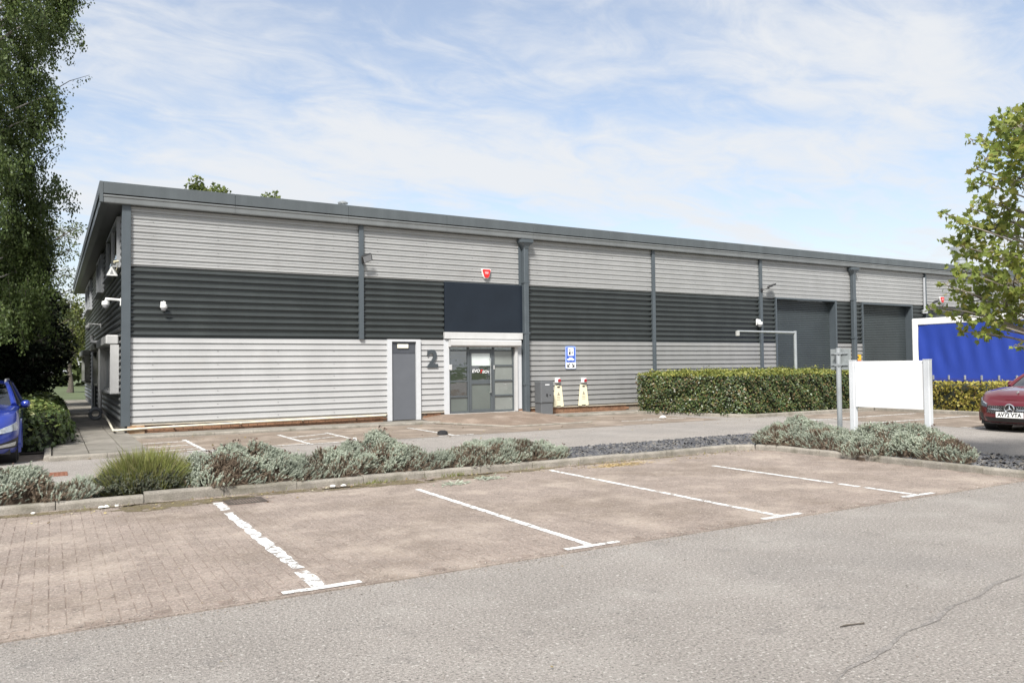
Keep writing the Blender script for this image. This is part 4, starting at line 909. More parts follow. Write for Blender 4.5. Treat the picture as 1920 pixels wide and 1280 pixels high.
    b.grid(rws); roof = b.build('roof', S['paint'], root, True)
    for s_ in (1, -1):
        n1_ = 8; lo = []; hi = []
        for k in np.linspace(0, 1, n1_):
            yb = cw+.12+(rb_-cw-.1)*k; yt = rf+(rr_-rf)*k; lo.append((s_*wb, yb, ztop(yb)-.005)); hi.append((s_*wr_, yt, zr-.02+.03*math.sin(math.pi*k)))
        b = MB(); b.grid([lo, hi]); b.build('side_window', MATS['car_glass'], root)
        b = MB(); b.tube([mid[0][0 if s_ < 0 else -1], mid[2][0 if s_ < 0 else -1], mid[4][0 if s_ < 0 else -1], mid[6][0 if s_ < 0 else -1], hi[2], hi[4], hi[-1], lo[-1]], [.05, .045, .04, .035, .03, .03, .04, .05], 8); b.build('pillar', S['paint'], root, True)
        b = MB(); b.tube([(s_*(wb+.0), lo[3][1], lo[3][2]), (s_*(wr_+.0), hi[3][1], hi[3][2])], .03, 6); b.build('door_pillar', black, root)
        # mirror
        my = cw+S['mir'][0]; mz = S['mir'][1]; rw = []
        for k, (dx, hh, dd) in enumerate(((0, .02, .03), (.02, .055, .06), (.06, .075, .085), (.12, .07, .08), (.15, .04, .05), (.157, .01, .02))):
            rw.append([(s_*(wb+.06+dx), my+dd*math.cos(a), mz+hh*math.sin(a)+.012*dx/.2) for a in np.linspace(0, 2*math.pi, 12, endpoint=False)])
        b = MB(); b.grid(rw, True); b.poly(rw[0]); b.poly(rw[-1]); mo = b.build('mirror', S['mirror_m'], root, True)
        b = MB(); b.tube([(s_*(wb-.01), my+.02, mz-.09), (s_*(wb+.10), my, mz-.03)], .03, 6); b.build('mirror_foot', black, mo)
        if S.get('rails'):
            b = MB(); b.tube([(s_*(wr_-.03), rf+.15, zr+.0), (s_*(wr_-.03), rf+.25, zr+.055), (s_*(wr_-.03), rr_-.3, zr+.055), (s_*(wr_-.03), rr_-.15, zr+.0)], .018, 6); b.build('roof_rail', mat('rail_silver', (.6, .6, .6), .3, .8), root)
    def patch(nm, u0, u1, lo, hi, off, m, sides=(1, -1), nu=14, nv=5, parent=None, centre=False):
        for s_ in sides:
            b = MB(); us = np.linspace(u0, u1, nu); rws = []
            for u in us:
                a, c = (lo(u) if callable(lo) else lo), (hi(u) if callable(hi) else hi)
                rws.append([surf(abs(u), v, off, (s_ if not centre else (1 if u >= 0 else -1))) for v in np.linspace(a, c, nv)])
            b.grid(rws)
            edge = [r_[0] for r_ in rws]+[rws[-1][k] for k in range(1, nv)]+[r_[-1] for r_ in rws[::-1]][1:]+[rws[0][k] for k in range(nv-2, 0, -1)]
            inn = [(p[0]*.985, p[1]+.02, p[2]) for p in edge]; b.grid([edge, inn], True)
            o = b.build(nm, m, parent or root, True, angle=40)
            if centre: break
        return o
    return root, surf, patch, ztop
chrome = mat('chrome', (.72, .73, .74), .12, .95, var=.03); lamp_gl = mat('headlamp_lens', (.42, .45, .48), .08, .4, var=.35, vscale=14, coat=1.0); blackgl = mat('gloss_black', (.012, .012, .013), .15, coat=.6)
plate_w = mat('plate_white', (.78, .78, .76), .4, var=.02); plate_t = mat('plate_text', (.015, .015, .015), .5)
blue_p = mat('blue_paint', (.016, .036, .26), .28, .25, var=.05, vscale=2, coat=1.0)
red_c = mat('red_paint', (.12, .008, .013), .28, .3, var=.06, vscale=2, coat=1.0)
# --- blue estate at the left edge
SB = dict(W=.90, L=4.36, zb=.20, D=.72, top=[(0, .72), (.15, .80), (.6, .90), (1.15, .965), (1.45, .975), (3.6, .97), (4.36, .95)], inset=[(0, .12), (.1, .05), (.28, 0), (.48, .0), (.62, .015), (.8, .045), (.92, .10), (1, .17)],
          wheels=(.86, 3.5), wr=.325, crown=.045, cowl=1.30, roof0=2.05, roof1=3.75, tail=4.2, zr=1.38, lip=.05, arch=blue_p, paint=blue_p, mirror_m=blue_p, mir=(.42, .975), rails=True)
c1, su, pa, zt_ = make_car('parked_car', 'bright blue hatchback with roof rails parked nose out beside the ivy bed', SB)
pa('headlight', .50, 1.02, lambda u: .60+.05*(u-.5), lambda u: .70+.22*(u-.5), .010, lamp_gl)
pa('headlight_strip', .50, .98, lambda u: .585+.05*(u-.5), lambda u: .60+.05*(u-.5), .013, chrome)
pa('fog_recess', .52, 1.02, lambda u: .13+.02*(u-.5), lambda u: .27+.28*(u-.5), .006, black)
pa('fog_light', .56, .93, lambda u: .17+.06*(u-.5), lambda u: .235+.16*(u-.5), .012, mat('fog_lens', (.55, .56, .56), .2, .3, var=.2, vscale=20))
pa('grille', -.46, .46, .44, .74, .008, blackgl, centre=True, nu=31); pa('grille_surround', -.46, .46, .74, .775, .016, chrome, centre=True, nu=31); pa('air_intake', -.50, .50, .05, .24, .008, black, centre=True, nu=31)
b = MB()
for k in range(-9, 10): p0 = su(abs(k)*.048, .46, .012); p1 = su(abs(k)*.048, .72, .012); s_ = 1 if k >= 0 else -1; b.tube([(s_*p0[0], p0[1], p0[2]), (s_*p1[0], p1[1], p1[2])], .006, 5)
b.build('grille_bars', chrome, c1)
b = MB(); b.box(-.26, .26, -.035, -.02, .34, .45); b.build('number_plate', plate_w, c1)
c1.location = (-1.345, 15.68, 0.004)
# --- red saloon at the right edge
SR = dict(W=.91, L=4.75, zb=.17, D=.80, top=[(0, .70), (.12, .765), (.5, .87), (1.2, .955), (1.7, .98), (3.9, 1.0), (4.75, .98)], inset=[(0, .16), (.08, .07), (.25, 0), (.45, .0), (.6, .01), (.78, .04), (.9, .10), (1, .18)],
          wheels=(.84, 3.70), wr=.335, crown=.05, cowl=1.52, roof0=2.45, roof1=3.6, tail=4.3, zr=1.40, lip=.02, arch=red_c, paint=red_c, mirror_m=red_c, mir=(.42, 1.03), rails=False)
c2, su, pa, zt_ = make_car('parked_car', 'dark red saloon with round star emblem parked facing out of its bay', SR)
pa('headlight', .58, 1.12, lambda u: .66+.03*(u-.58), lambda u: .80+.16*(u-.58)-.25*max(0, u-.95), .010, mat('headlamp_dark', (.10, .12, .14), .08, .3, var=.5, vscale=16, coat=1.0))
pa('headlight_strip', .60, 1.05, lambda u: .775+.15*(u-.58)-.2*max(0, u-.95), lambda u: .80+.15*(u-.58)-.2*max(0, u-.95), .014, chrome)
pa('grille', -.56, .56, lambda u: .44+.10*max(0, abs(u)-.3), lambda u: .79-.16*max(0, abs(u)-.2), .008, blackgl, centre=True, nu=33)
pa('grille_bar', -.53, .53, .60, .635, .020, chrome, centre=True, nu=33)
pa('air_intake', -.60, .60, .10, .28, .008, black, centre=True, nu=33); pa('side_intake', .68, 1.02, lambda u: .14+.12*(u-.68), lambda u: .40-.02*(u-.68), .008, black); pa('splitter', -.95, .95, .02, .055, .022, chrome, centre=True, nu=41)
b = MB(); dots = []
for k in range(-10, 11):
    for v in np.arange(.47, .78, .032):
        if abs(v-.617) < .03: continue
        p0 = su(abs(k)*.05+(.012 if int(v*100) % 2 else 0), v, .013); s_ = 1 if k >= 0 else -1
        if abs(p0[0]) < .15 and .5 < v < .74: continue
        b.box(s_*p0[0]-.007, s_*p0[0]+.007, p0[1]-.003, p0[1]+.003, p0[2]-.004, p0[2]+.004)
b.build('grille_studs', chrome, c2)['kind'] = 'stuff'
zs = .53; yf = su(0, .6)[1]-.055
b = MB(); ring = [(.098*math.cos(a), yf, zs+.098*math.sin(a)) for a in np.linspace(0, 2*math.pi, 33)]; b.tube(ring, .013, 8, False); em = b.build('emblem', chrome, c2, True)
b = MB()
for k in range(3):
    a = R(90+120*k); tip = (.096*math.cos(a), .096*math.sin(a))
    for s_ in (1, -1):
        a2 = a+s_*R(60); q_ = (.020*math.cos(a2), .020*math.sin(a2)); b.poly([(0, yf-.018, zs), (tip[0], yf-.004, zs+tip[1]), (q_[0], yf+.002, zs+q_[1])])
b.build('star', chrome, em); b = MB(); b.lathe((0, yf+.012, zs), [(.09, 0), (.09, .02)], 24, 'y'); b.build('emblem_back', blackgl, em)
b = MB(); b.box(-.29, .29, yf-.01, yf+.004, .325, .45, .003); npo = b.build('number_plate', plate_w, c2)
text_obj('plate_text', 'AV72 VTA', .118, .001, plate_t, npo, Matrix.Translation((0, yf-.0115, .3875)) @ FACE_Y, bold=.0035, sx=.96)
b = MB(); b.tube([(0, .32, zt_(.3)+.07), (0, .36, zt_(.3)+.078)], .022, 8); b.build('bonnet_badge', chrome, c2)
c2.location = (18.42, 9.42, .004); c2.rotation_euler = (0, 0, R(-90))

# ================================================================ VEGETATION
bark = mat('bark', (.085, .072, .058), .9, var=.3, vscale=8, bump=.8, bscale=30); birch_bark = mat('birch_bark', (.36, .34, .31), .8, var=.4, vscale=6, bump=.5, bscale=20, dirt=[((.03, .03, .03), 7, .58, .64, .9)])
woody = mat('woody_stem', (.105, .075, .052), .9, var=.3, vscale=10, bump=.5); dead = leafmat('dead_heads', [(.075, .042, .034), (.12, .075, .055), (.05, .03, .028)], .9, .05)
silver = leafmat('silver_foliage', [(.37, .405, .325), (.465, .50, .415), (.30, .335, .255), (.53, .56, .48)], .85, .2, .1)
brown_f = leafmat('withered_foliage', [(.17, .125, .085), (.24, .19, .14), (.12, .09, .07)], .9, .1, .1)
_sv, _sf = [], []
for i_ in range(20):
    t_ = .08+.045*i_; a_ = i_*2.4; ln = .30*(1-.35*t_); wd = .055; c_, s_ = math.cos(a_), math.sin(a_); k_ = len(_sv)
    _sv += [(-s_*wd, c_*wd, t_), (s_*wd, -c_*wd, t_), (c_*ln*.75, s_*ln*.75, t_+ln*.75)]; _sf.append((k_, k_+1, k_+2))
for a_ in (0, 2.1, 4.2):
    k_ = len(_sv); _sv += [(.05*math.cos(a_), .05*math.sin(a_), -.3), (.05*math.cos(a_+2.1), .05*math.sin(a_+2.1), -.3), (0, 0, 1.1)]; _sf.append((k_, k_+1, k_+2))
SPRIG = (_sv, _sf)
def mound(bumps, x, y):
    z = np.zeros_like(x)
    for cx, cy, h, r_ in bumps:
        d = np.hypot(x-cx, (y-cy)*1.05)/r_; z = np.maximum(z, h*np.sqrt(np.clip(1-d**2.2, 0, 1)))
    return z+.03*np.sin(9*x+4*y)*(z > .05)+.02*np.sin(17*y-7*x)*(z > .05)
def silver_shrub(label, bumps, n, withered=(), z0=.06, heads=40, lean=(.5, -.1)):
    cx = sum(q[0] for q in bumps)/len(bumps); cy = sum(q[1] for q in bumps)/len(bumps)
    t = thing('silver_shrub', label, 'shrub', (cx, cy, z0), 0, 'silver leaved shrubs on the planting island')
    bl = [(q[0]-cx, q[1]-cy, q[2], q[3]) for q in bumps]
    wgt = np.array([q[3]**2*q[2] for q in bl]); wgt = wgt/wgt.sum(); pick = rng.choice(len(bl), n, p=wgt); bb = np.array(bl)[pick]
    rad = np.sqrt(rng.uniform(0, 1, n))*bb[:, 3]*.99; an = rng.uniform(0, 2*math.pi, n); x = bb[:, 0]+rad*np.cos(an); y = bb[:, 1]+rad*np.sin(an)/1.05
    zs_ = mound(bl, x, y); dep = rng.beta(4, 1.2, n)*.33+.69; z = zs_*dep
    gx = (mound(bl, x+.04, y)-mound(bl, x-.04, y))/.08; gy = (mound(bl, x, y+.04)-mound(bl, x, y-.04))/.08
    nr = np.column_stack([-gx, -gy, np.ones(n)]); nr /= np.linalg.norm(nr, axis=1, keepdims=True)
    ax = nr*.9+np.array([lean[0]*.5, lean[1]*.5, .35])+rng.normal(0, .33, (n, 3))
    # clumped tufts: shift sprigs along the normal by low frequency noise so that the surface breaks up
    tuft = .07*np.sin(14*x+2*np.sin(9*y))*np.sin(13*y+1.7+2*np.sin(8*z))
    pos = np.column_stack([x, y, z])+nr*tuft[:, None]; pos[:, 2] = np.maximum(pos[:, 2], .01)
    wm = np.zeros(n, bool)
    for wx, wy, wr in withered: wm |= np.hypot(pos[:, 0]+cx-wx, pos[:, 1]+cy-wy)+rng.normal(0, .07, n) < wr*.8
    wm |= (z < .16+.10*np.sin(6*x+cx))&(rng.uniform(0, 1, n) < .55); wm |= (rng.uniform(0, 1, n) < .04)
    sc = rng.uniform(.06, .105, n); fr = frames(ax)
    scatter('foliage', *SPRIG, pos[~wm], fr[~wm], sc[~wm], silver, t); 
    if wm.sum(): scatter('withered_foliage', *SPRIG, pos[wm], fr[wm], sc[wm]*.9, brown_f, t)
    # woody heart
    b = MB(); x0, x1 = min(q[0]-q[3] for q in bl), max(q[0]+q[3] for q in bl); y0, y1 = min(q[1]-q[3] for q in bl), max(q[1]+q[3] for q in bl)
    gxs = np.linspace(x0, x1, 34); gys = np.linspace(y0, y1, 22); rows = []
    for gx_ in gxs: rows.append([(gx_, gy_, (lambda v: v*.74-.03 if v > .12 else -.22)(float(mound(bl, np.array([gx_]), np.array([gy_]))[0]))) for gy_ in gys])
    b.grid(rows); b.build('woody_heart', woody, t)
    b = MB()
    for k in range(28):
        q = bl[k % len(bl)]; a = random.uniform(0, 6.28); d = q[3]*random.uniform(.5, .98); ex, ey = q[0]+d*math.cos(a), q[1]+d*math.sin(a)/1.05; ez = float(mound(bl, np.array([ex]), np.array([ey]))[0])*.85
        b.tube([(q[0], q[1], 0), ((q[0]+ex)/2, (q[1]+ey)/2, ez*.35), (ex, ey, ez)], [.014, .01, .005], 5, False)
    b.build('stems', woody, t)
    hp, hs = [], MB()
    for k in range(heads):
        q = bl[int(rng.choice(len(bl), p=wgt))]; a = random.uniform(0, 6.28); d = q[3]*random.uniform(0, .75); ex, ey = q[0]+d*math.cos(a), q[1]+d*math.sin(a); ez = float(mound(bl, np.array([ex]), np.array([ey]))[0]); tp = (ex+random.uniform(-.03, .08), ey+random.uniform(-.03, .03), ez+random.uniform(.05, .13))
        hs.tube([(ex, ey, ez-.05), tp], .0025, 4, False)
        for j in range(5): hp.append((tp[0]+random.gauss(0, .012), tp[1]+random.gauss(0, .012), tp[2]+random.gauss(0, .010)))
    if heads:
        hs.build('flower_stalks', woody, t)['kind'] = 'stuff'; hp = np.array(hp); scatter('flower_heads', *LEAF_IVY, hp, frames(rdir(len(hp))), rng.uniform(.018, .032, len(hp)), dead, t)['kind'] = 'stuff'
    return t
def gx_at(px, Y): return on_y(px, 800, Y).x
def zt_at(px, py, Y): return on_y(px, py, Y).z
def bump(px, py, Y, rpx):          # a swelling whose crest shows at that pixel when it stands at depth Y
    q = on_y(px, py, Y); m_ = abs(on_y(px+rpx, py, Y).x-q.x); return (q.x, Y, max(.15, q.z-.05), m_*1.12)
silver_shrub('silver leaved shrub leaning along the kerb beyond the green lavender, by the manhole cover', [bump(10, 892, 10.95, 72), bump(118, 922, 10.8, 62), bump(-60, 890, 11.0, 90)], 7000, [(-.2, 10.45, .3)], heads=14)
silver_shrub('silver leaved shrub growing against the right side of the green lavender', [bump(430, 858, 11.0, 78), bump(500, 858, 11.0, 72), bump(555, 878, 10.9, 60), bump(410, 880, 10.8, 60), bump(434, 832, 11.1, 24), bump(486, 846, 11.05, 28)], 8500, [(1.95, 10.62, .28), (2.35, 10.9, .14)], heads=34)
silver_shrub('tall silver leaved shrub with dead flower heads between two other silver shrubs', [bump(650, 850, 11.05, 62), bump(715, 836, 11.05, 60), bump(770, 858, 10.95, 58), bump(630, 874, 10.9, 50), bump(712, 818, 11.1, 26), bump(662, 834, 11.1, 24)], 8500, [(3.3, 11.0, .2), (4.1, 10.75, .16)], heads=55)
silver_shrub('low spreading silver leaved shrub beside the bare slate chippings', [bump(870, 862, 10.95, 58), bump(925, 838, 11.05, 62), bump(980, 842, 11.05, 55), bump(1015, 862, 10.95, 40)], 7500, [(5.55, 10.68, .22), (5.95, 10.72, .2), (6.3, 10.75, .18)], heads=24)
def bumpx(px, py, X, rpx):
    q = on_x(px, py, X); m_ = abs(on_x(px+rpx, py, X).y-q.y); return (X, q.y, max(.15, q.z-.05), m_*1.12)
silver_shrub('silver leaved shrub at the foot of the slim grey sign post', [bumpx(1500, 802, 12.2, 62), bumpx(1555, 812, 12.0, 48), bumpx(1470, 826, 11.9, 40), bumpx(1498, 790, 12.3, 26)], 7500, [(11.75, 10.1, .3), (11.8, 9.25, .22)], heads=40, lean=(-.1, .2))
silver_shrub('broad silver leaved shrub with withered end round the blank sign posts', [bumpx(1660, 806, 12.15, 62), bumpx(1720, 812, 12.15, 58), bumpx(1640, 836, 11.8, 55), bumpx(1770, 836, 12.0, 48), bumpx(1800, 852, 11.8, 30)], 10500, [(11.9, 7.2, .24), (12.0, 6.95, .3), (11.7, 7.95, .12)], heads=70, lean=(-.1, -.2))

# lavender
q = on_y(275, 850, 10.95); t = thing('lavender_bush', 'bushy green lavender with upright stems between silver shrubs', 'shrub', (q.x, 10.95, .06))
lav = leafmat('lavender_green', [(.19, .215, .06), (.25, .27, .08), (.15, .18, .065), (.32, .31, .12), (.18, .16, .09)], .7, .3, .1); lav2 = leafmat('lavender_grey', [(.13, .15, .11), (.09, .11, .08), (.17, .17, .12), (.07, .06, .045)], .8, .1, .1)
n = 10000; d_ = rdir(n); d_[:, 2] = np.abs(d_[:, 2]); k_ = rng.uniform(.25, .62, n)[:, None]; lump = 1+.12*np.sin(9*d_[:, :1]+2)*np.sin(8*d_[:, 1:2])
pos = d_*k_*lump*np.array([.90, .58, .68]); ax = d_*np.array([.8, .8, .5])+np.array([0, 0, .75])+rng.normal(0, .30, (n, 3)); rd = np.zeros(n)
BL = ([(-.012, 0, 0), (.012, 0, 0), (.010, .01, .5), (0, .0, 1), (-.010, .01, .5)], [(0, 1, 2, 4), (4, 2, 3)])
scatter('lavender_stems', *BL, pos, frames(ax), np.column_stack([rng.uniform(.18, .34, n)]*2+[rng.uniform(.09, .25, n)]), lav, t)
n = 3000; an = rng.uniform(0, 2*math.pi, n); rd = np.sqrt(rng.uniform(0, 1, n)); pos = np.column_stack([rd*np.cos(an)*.62, rd*np.sin(an)*.38, .30*np.sqrt(1-rd**2*.9)*rng.uniform(.4, 1, n)]); ax = np.column_stack([pos[:, 0]*1.2, pos[:, 1]*1.4, np.full(n, .55)])+rng.normal(0, .3, (n, 3))
scatter('lavender_leaves', *SPRIG, pos, frames(ax), rng.uniform(.06, .11, n), lav2, t)
b = MB()
for k in range(40): a = random.uniform(0, 6.28); d = random.uniform(.3, .66); b.tube([(0.1*math.cos(a), .08*math.sin(a), 0), (d*.6*math.cos(a), d*.45*math.sin(a), .08), (d*math.cos(a), d*.62*math.sin(a), random.uniform(.03, .2))], [.012, .009, .004], 5, False)
b.build('woody_stems', woody, t)

# clipped hedges
def hedge(name, label, poly, z0, h, leaf, dens, m_side, m_top, core_m_, bulge=.06, round_=.15, group=None):
    poly = [np.array(p, float) for p in poly]; c = sum(poly)/len(poly); t = thing(name, label, 'hedge', (c[0], c[1], z0), 0, group)
    pos, nr, top = [], [], []
    A = 0
    for a, b_ in zip(poly, poly[1:]+poly[:1]):
        e = b_-a; L_ = np.linalg.norm(e); nn = np.array([e[1], -e[0]])/L_; k = int(L_*h*dens); u = rng.uniform(0, 1, k); z = rng.uniform(.02, 1, k)*h
        ins = round_*np.clip((z/h-.82)/.18, 0, 1)**2
        p = a+np.outer(u, e)+np.outer(rng.normal(0, .035, k)-ins, nn); wob = bulge*(np.sin(5*p[:, 0]+3*z)*np.sin(4*p[:, 1]+5*z)+.5*np.sin(13*p[:, 0]+9*p[:, 1]+11*z)); p = p+np.outer(wob, nn)
        pos.append(np.column_stack([p-c, z])); nr.append(np.tile([nn[0], nn[1], .45], (k, 1))); top.append(z > h*.93)
    # top: points in polygon
    P_ = np.array(poly); lo, hi = P_.min(0), P_.max(0); k = int((hi-lo).prod()*dens); p = rng.uniform(lo, hi, (k, 2)); ins = np.ones(k, bool); dist = np.full(k, 9.)
    for a, b_ in zip(poly, poly[1:]+poly[:1]):
        e = b_-a; nn = np.array([e[1], -e[0]])/np.linalg.norm(e); d = -(p-a)@nn; ins &= d > 0; dist = np.minimum(dist, d)
    p = p[ins]; dist = dist[ins]; z = h-round_*.8*np.clip(1-dist/.3, 0, 1)**2+bulge*.6*np.sin(4*p[:, 0])*np.sin(5*p[:, 1])+rng.normal(0, .03, len(p))+np.where(rng.uniform(0, 1, len(p)) < .02, rng.uniform(.03, .13, len(p)), 0); pos.append(np.column_stack([p-c, z])); nr.append(np.tile([0, 0, 1.], (len(p), 1))); top.append(np.ones(len(p), bool))
    pos = np.concatenate(pos); nr = np.concatenate(nr); top = np.concatenate(top); n = len(pos)
    nv = nr/np.linalg.norm(nr, axis=1, keepdims=True)+rng.normal(0, .42, (n, 3)); nv /= np.linalg.norm(nv, axis=1, keepdims=True)
    dn = np.array([0, 0, -1.])+rng.normal(0, .7, (n, 3)); zax = dn-nv*(dn*nv).sum(1, keepdims=True); zax /= np.linalg.norm(zax, axis=1, keepdims=True); xax = np.cross(nv, zax); rot = np.stack([xax, nv, zax], axis=2); sc = rng.uniform(.65, 1.25, n)*leaf
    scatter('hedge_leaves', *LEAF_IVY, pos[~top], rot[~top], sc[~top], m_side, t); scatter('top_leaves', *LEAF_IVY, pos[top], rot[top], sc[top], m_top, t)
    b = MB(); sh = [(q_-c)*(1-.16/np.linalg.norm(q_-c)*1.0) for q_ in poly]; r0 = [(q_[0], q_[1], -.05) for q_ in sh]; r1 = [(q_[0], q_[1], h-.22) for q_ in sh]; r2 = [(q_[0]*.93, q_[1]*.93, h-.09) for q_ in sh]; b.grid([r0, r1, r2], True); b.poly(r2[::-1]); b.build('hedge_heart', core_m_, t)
    return t
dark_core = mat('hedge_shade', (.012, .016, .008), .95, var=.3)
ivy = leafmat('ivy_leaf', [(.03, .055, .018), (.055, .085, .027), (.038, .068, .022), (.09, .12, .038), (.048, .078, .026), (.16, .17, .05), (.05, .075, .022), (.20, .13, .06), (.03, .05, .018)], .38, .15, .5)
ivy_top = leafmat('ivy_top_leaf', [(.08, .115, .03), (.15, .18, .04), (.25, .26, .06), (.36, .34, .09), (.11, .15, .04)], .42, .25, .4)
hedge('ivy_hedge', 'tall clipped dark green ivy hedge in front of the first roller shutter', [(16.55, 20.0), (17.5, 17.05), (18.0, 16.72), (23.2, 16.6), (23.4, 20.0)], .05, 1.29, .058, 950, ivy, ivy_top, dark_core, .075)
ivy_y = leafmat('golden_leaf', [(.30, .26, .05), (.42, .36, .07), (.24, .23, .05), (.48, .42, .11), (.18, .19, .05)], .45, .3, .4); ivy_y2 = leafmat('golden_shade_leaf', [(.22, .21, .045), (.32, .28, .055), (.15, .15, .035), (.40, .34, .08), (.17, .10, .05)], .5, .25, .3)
zy = on_x(1700, 713, 24.0).z
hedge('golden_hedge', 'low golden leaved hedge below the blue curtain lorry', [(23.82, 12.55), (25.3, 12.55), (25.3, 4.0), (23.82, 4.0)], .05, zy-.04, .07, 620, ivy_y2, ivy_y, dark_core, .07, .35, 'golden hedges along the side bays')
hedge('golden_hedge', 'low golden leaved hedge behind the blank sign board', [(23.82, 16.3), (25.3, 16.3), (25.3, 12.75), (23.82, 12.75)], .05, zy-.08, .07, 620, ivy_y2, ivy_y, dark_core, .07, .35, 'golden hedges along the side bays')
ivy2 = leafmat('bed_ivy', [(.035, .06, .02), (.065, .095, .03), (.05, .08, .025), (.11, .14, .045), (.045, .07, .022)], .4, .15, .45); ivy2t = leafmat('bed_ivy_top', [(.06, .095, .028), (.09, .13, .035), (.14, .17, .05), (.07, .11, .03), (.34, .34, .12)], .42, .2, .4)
hedge('ivy_bed', 'low sprawling ivy bed between the blue hatchback and side path', [(-4.0, 17.75), (-.25, 17.75), (.22, 18.5), (.25, 30.0), (-4.0, 30.0)], .04, .78, .085, 360, ivy2, ivy2t, dark_core, .16, .4)
structure(sheet('verge', -12, -.1, 17.6, 60, .03, soil))

# ---- trees
def limb(b, p0, p1, r0, r1, sag=.0, n=6, wob=.06):
    p0, p1 = Vector(p0), Vector(p1); L_ = (p1-p0).length; pts = []
    for k in range(n+1):
        t_ = k/n; p = p0.lerp(p1, t_)+Vector((random.uniform(-wob, wob)*L_*.3*math.sin(math.pi*t_), random.uniform(-wob, wob)*L_*.3*math.sin(math.pi*t_), sag*L_*math.sin(math.pi*t_))); pts.append(p)
    b.tube(pts, [r0+(r1-r0)*k/n for k in range(n+1)], 7, False)
def branchy(t, base, top, r0, clumps, m, fork=(.25, .85), tw=.012):
    """trunk, then a limb to every clump from the trunk height below it"""
    b = MB(); base, top = Vector(base), Vector(top); N = 12; pts = [base.lerp(top, k/N)+Vector((.05*math.sin(k*1.3), .05*math.cos(k*1.7), 0))*(0 if k == 0 else 1) for k in range(N+1)]; b.tube(pts, [r0*(1.35 if k == 0 else 1-.85*k/N) for k in range(N+1)], 10); b.build('trunk', m, t, True)
    b = MB()
    for c, r_ in clumps:
        c = Vector(c); hz_ = math.hypot(c.x-base.x, c.y-base.y); zz = min(max(c.z-hz_*.75, base.z+(top.z-base.z)*fork[0]), base.z+(top.z-base.z)*fork[1]); k = (zz-base.z)/(top.z-base.z); p = base.lerp(top, k); limb(b, p, c, max(.02, r0*.36*(1-.6*k)), tw, .08)
    b.build('limbs', m, t, True)
# weeping birch at the left edge
random.seed(11)
B_X, B_Y = -2.9, 23.6
edge = [(-420, 60), (-260, 120), (-120, 150), (-20, 150), (30, 140), (62, 112), (100, 82), (130, 78), (155, 128), (185, 112), (225, 88), (262, 64), (300, 80), (335, 112), (375, 108), (410, 92), (450, 92), (500, 92), (540, 88), (600, 80)]
ey, ex = zip(*edge); clumps = []
for py in np.arange(-420, 610, 40):
    xe = float(np.interp(py, ey, ex)); px = xe-30+random.uniform(-6, 6)
    while px > -330:
        near_edge = px > xe-80; Y = random.uniform(22.0, 23.8) if near_edge else random.uniform(19.8, 26.5); q = on_y(px, py, Y)
        if math.hypot(q.x-B_X, 1.0*(q.y-B_Y)) < 4.3: clumps.append((tuple(q), random.uniform(.45, .72)))
        px -= 50 if near_edge else 78
t = thing('birch_tree', 'tall weeping birch tree with hanging leafy twigs beside the building corner', 'tree', (0, 0, 0))
branchy(t, (B_X, B_Y, .02), (B_X+.3, B_Y-.2, 14.5), .20, clumps, birch_bark, (.15, .92))
tw = MB(); lp, la = [], []
for c, r_ in clumps:
    for s_ in range(44):
        d = rdir(1)[0]*r_*random.uniform(.15, 1.15); p0 = np.array(c)+d*np.array([1, 1, .75]); ln = random.uniform(.2, .75); sw = np.array([random.gauss(.06, .09), random.gauss(0, .07)])
        m_ = int(ln*78); u = rng.uniform(0, 1, m_); pp_ = p0+np.column_stack([sw[0]*u+rng.normal(0, .06, m_), sw[1]*u+rng.normal(0, .06, m_), -ln*u]); lp.append(pp_); la.append(np.column_stack([rng.normal(0, .55, m_), rng.normal(0, .55, m_), -np.ones(m_)]))
        if s_ < 6: tw.tube([tuple(p0), tuple(p0+np.array([sw[0]*.5, sw[1]*.5, -ln*.5])), tuple(p0+np.array([sw[0], sw[1], -ln]))], [.006, .005, .003], 3, False)
tw.build('twigs', bark, t)['kind'] = 'stuff'
lp = np.concatenate(lp); la = np.concatenate(la); birch_l = leafmat('birch_leaf', [(.06, .09, .026), (.09, .13, .036), (.045, .072, .022), (.14, .18, .055), (.075, .11, .03)], .5, .36, .35)
scatter('crown', *LEAF4, lp, frames(la), rng.uniform(.055, .09, len(lp)), birch_l, t)
# bough tips that stick out to the side
b = MB(); lp, la = [], []
for (x0, y0), (x1, y1) in (((92, 175), (168, 141)), ((80, 300), (118, 270))):
    a, c = on_y(x0, y0, 23.0), on_y(x1, y1, 22.7); b.tube([a, a.lerp(c, .5)+Vector((0, 0, .08)), c], [.014, .009, .004], 5, False)
    for k in range(90): u = random.random(); p = a.lerp(c, u)+Vector((random.gauss(0, .05), random.gauss(0, .05), -random.random()**1.3*(.5*(1-u)+.06))); lp.append(tuple(p)); la.append((random.gauss(0, .6), random.gauss(0, .6), -1))
b.build('bough_tips', bark, t); scatter('tip_leaves', *LEAF4, np.array(lp), frames(np.array(la)), rng.uniform(.05, .08, len(lp)), birch_l, t)

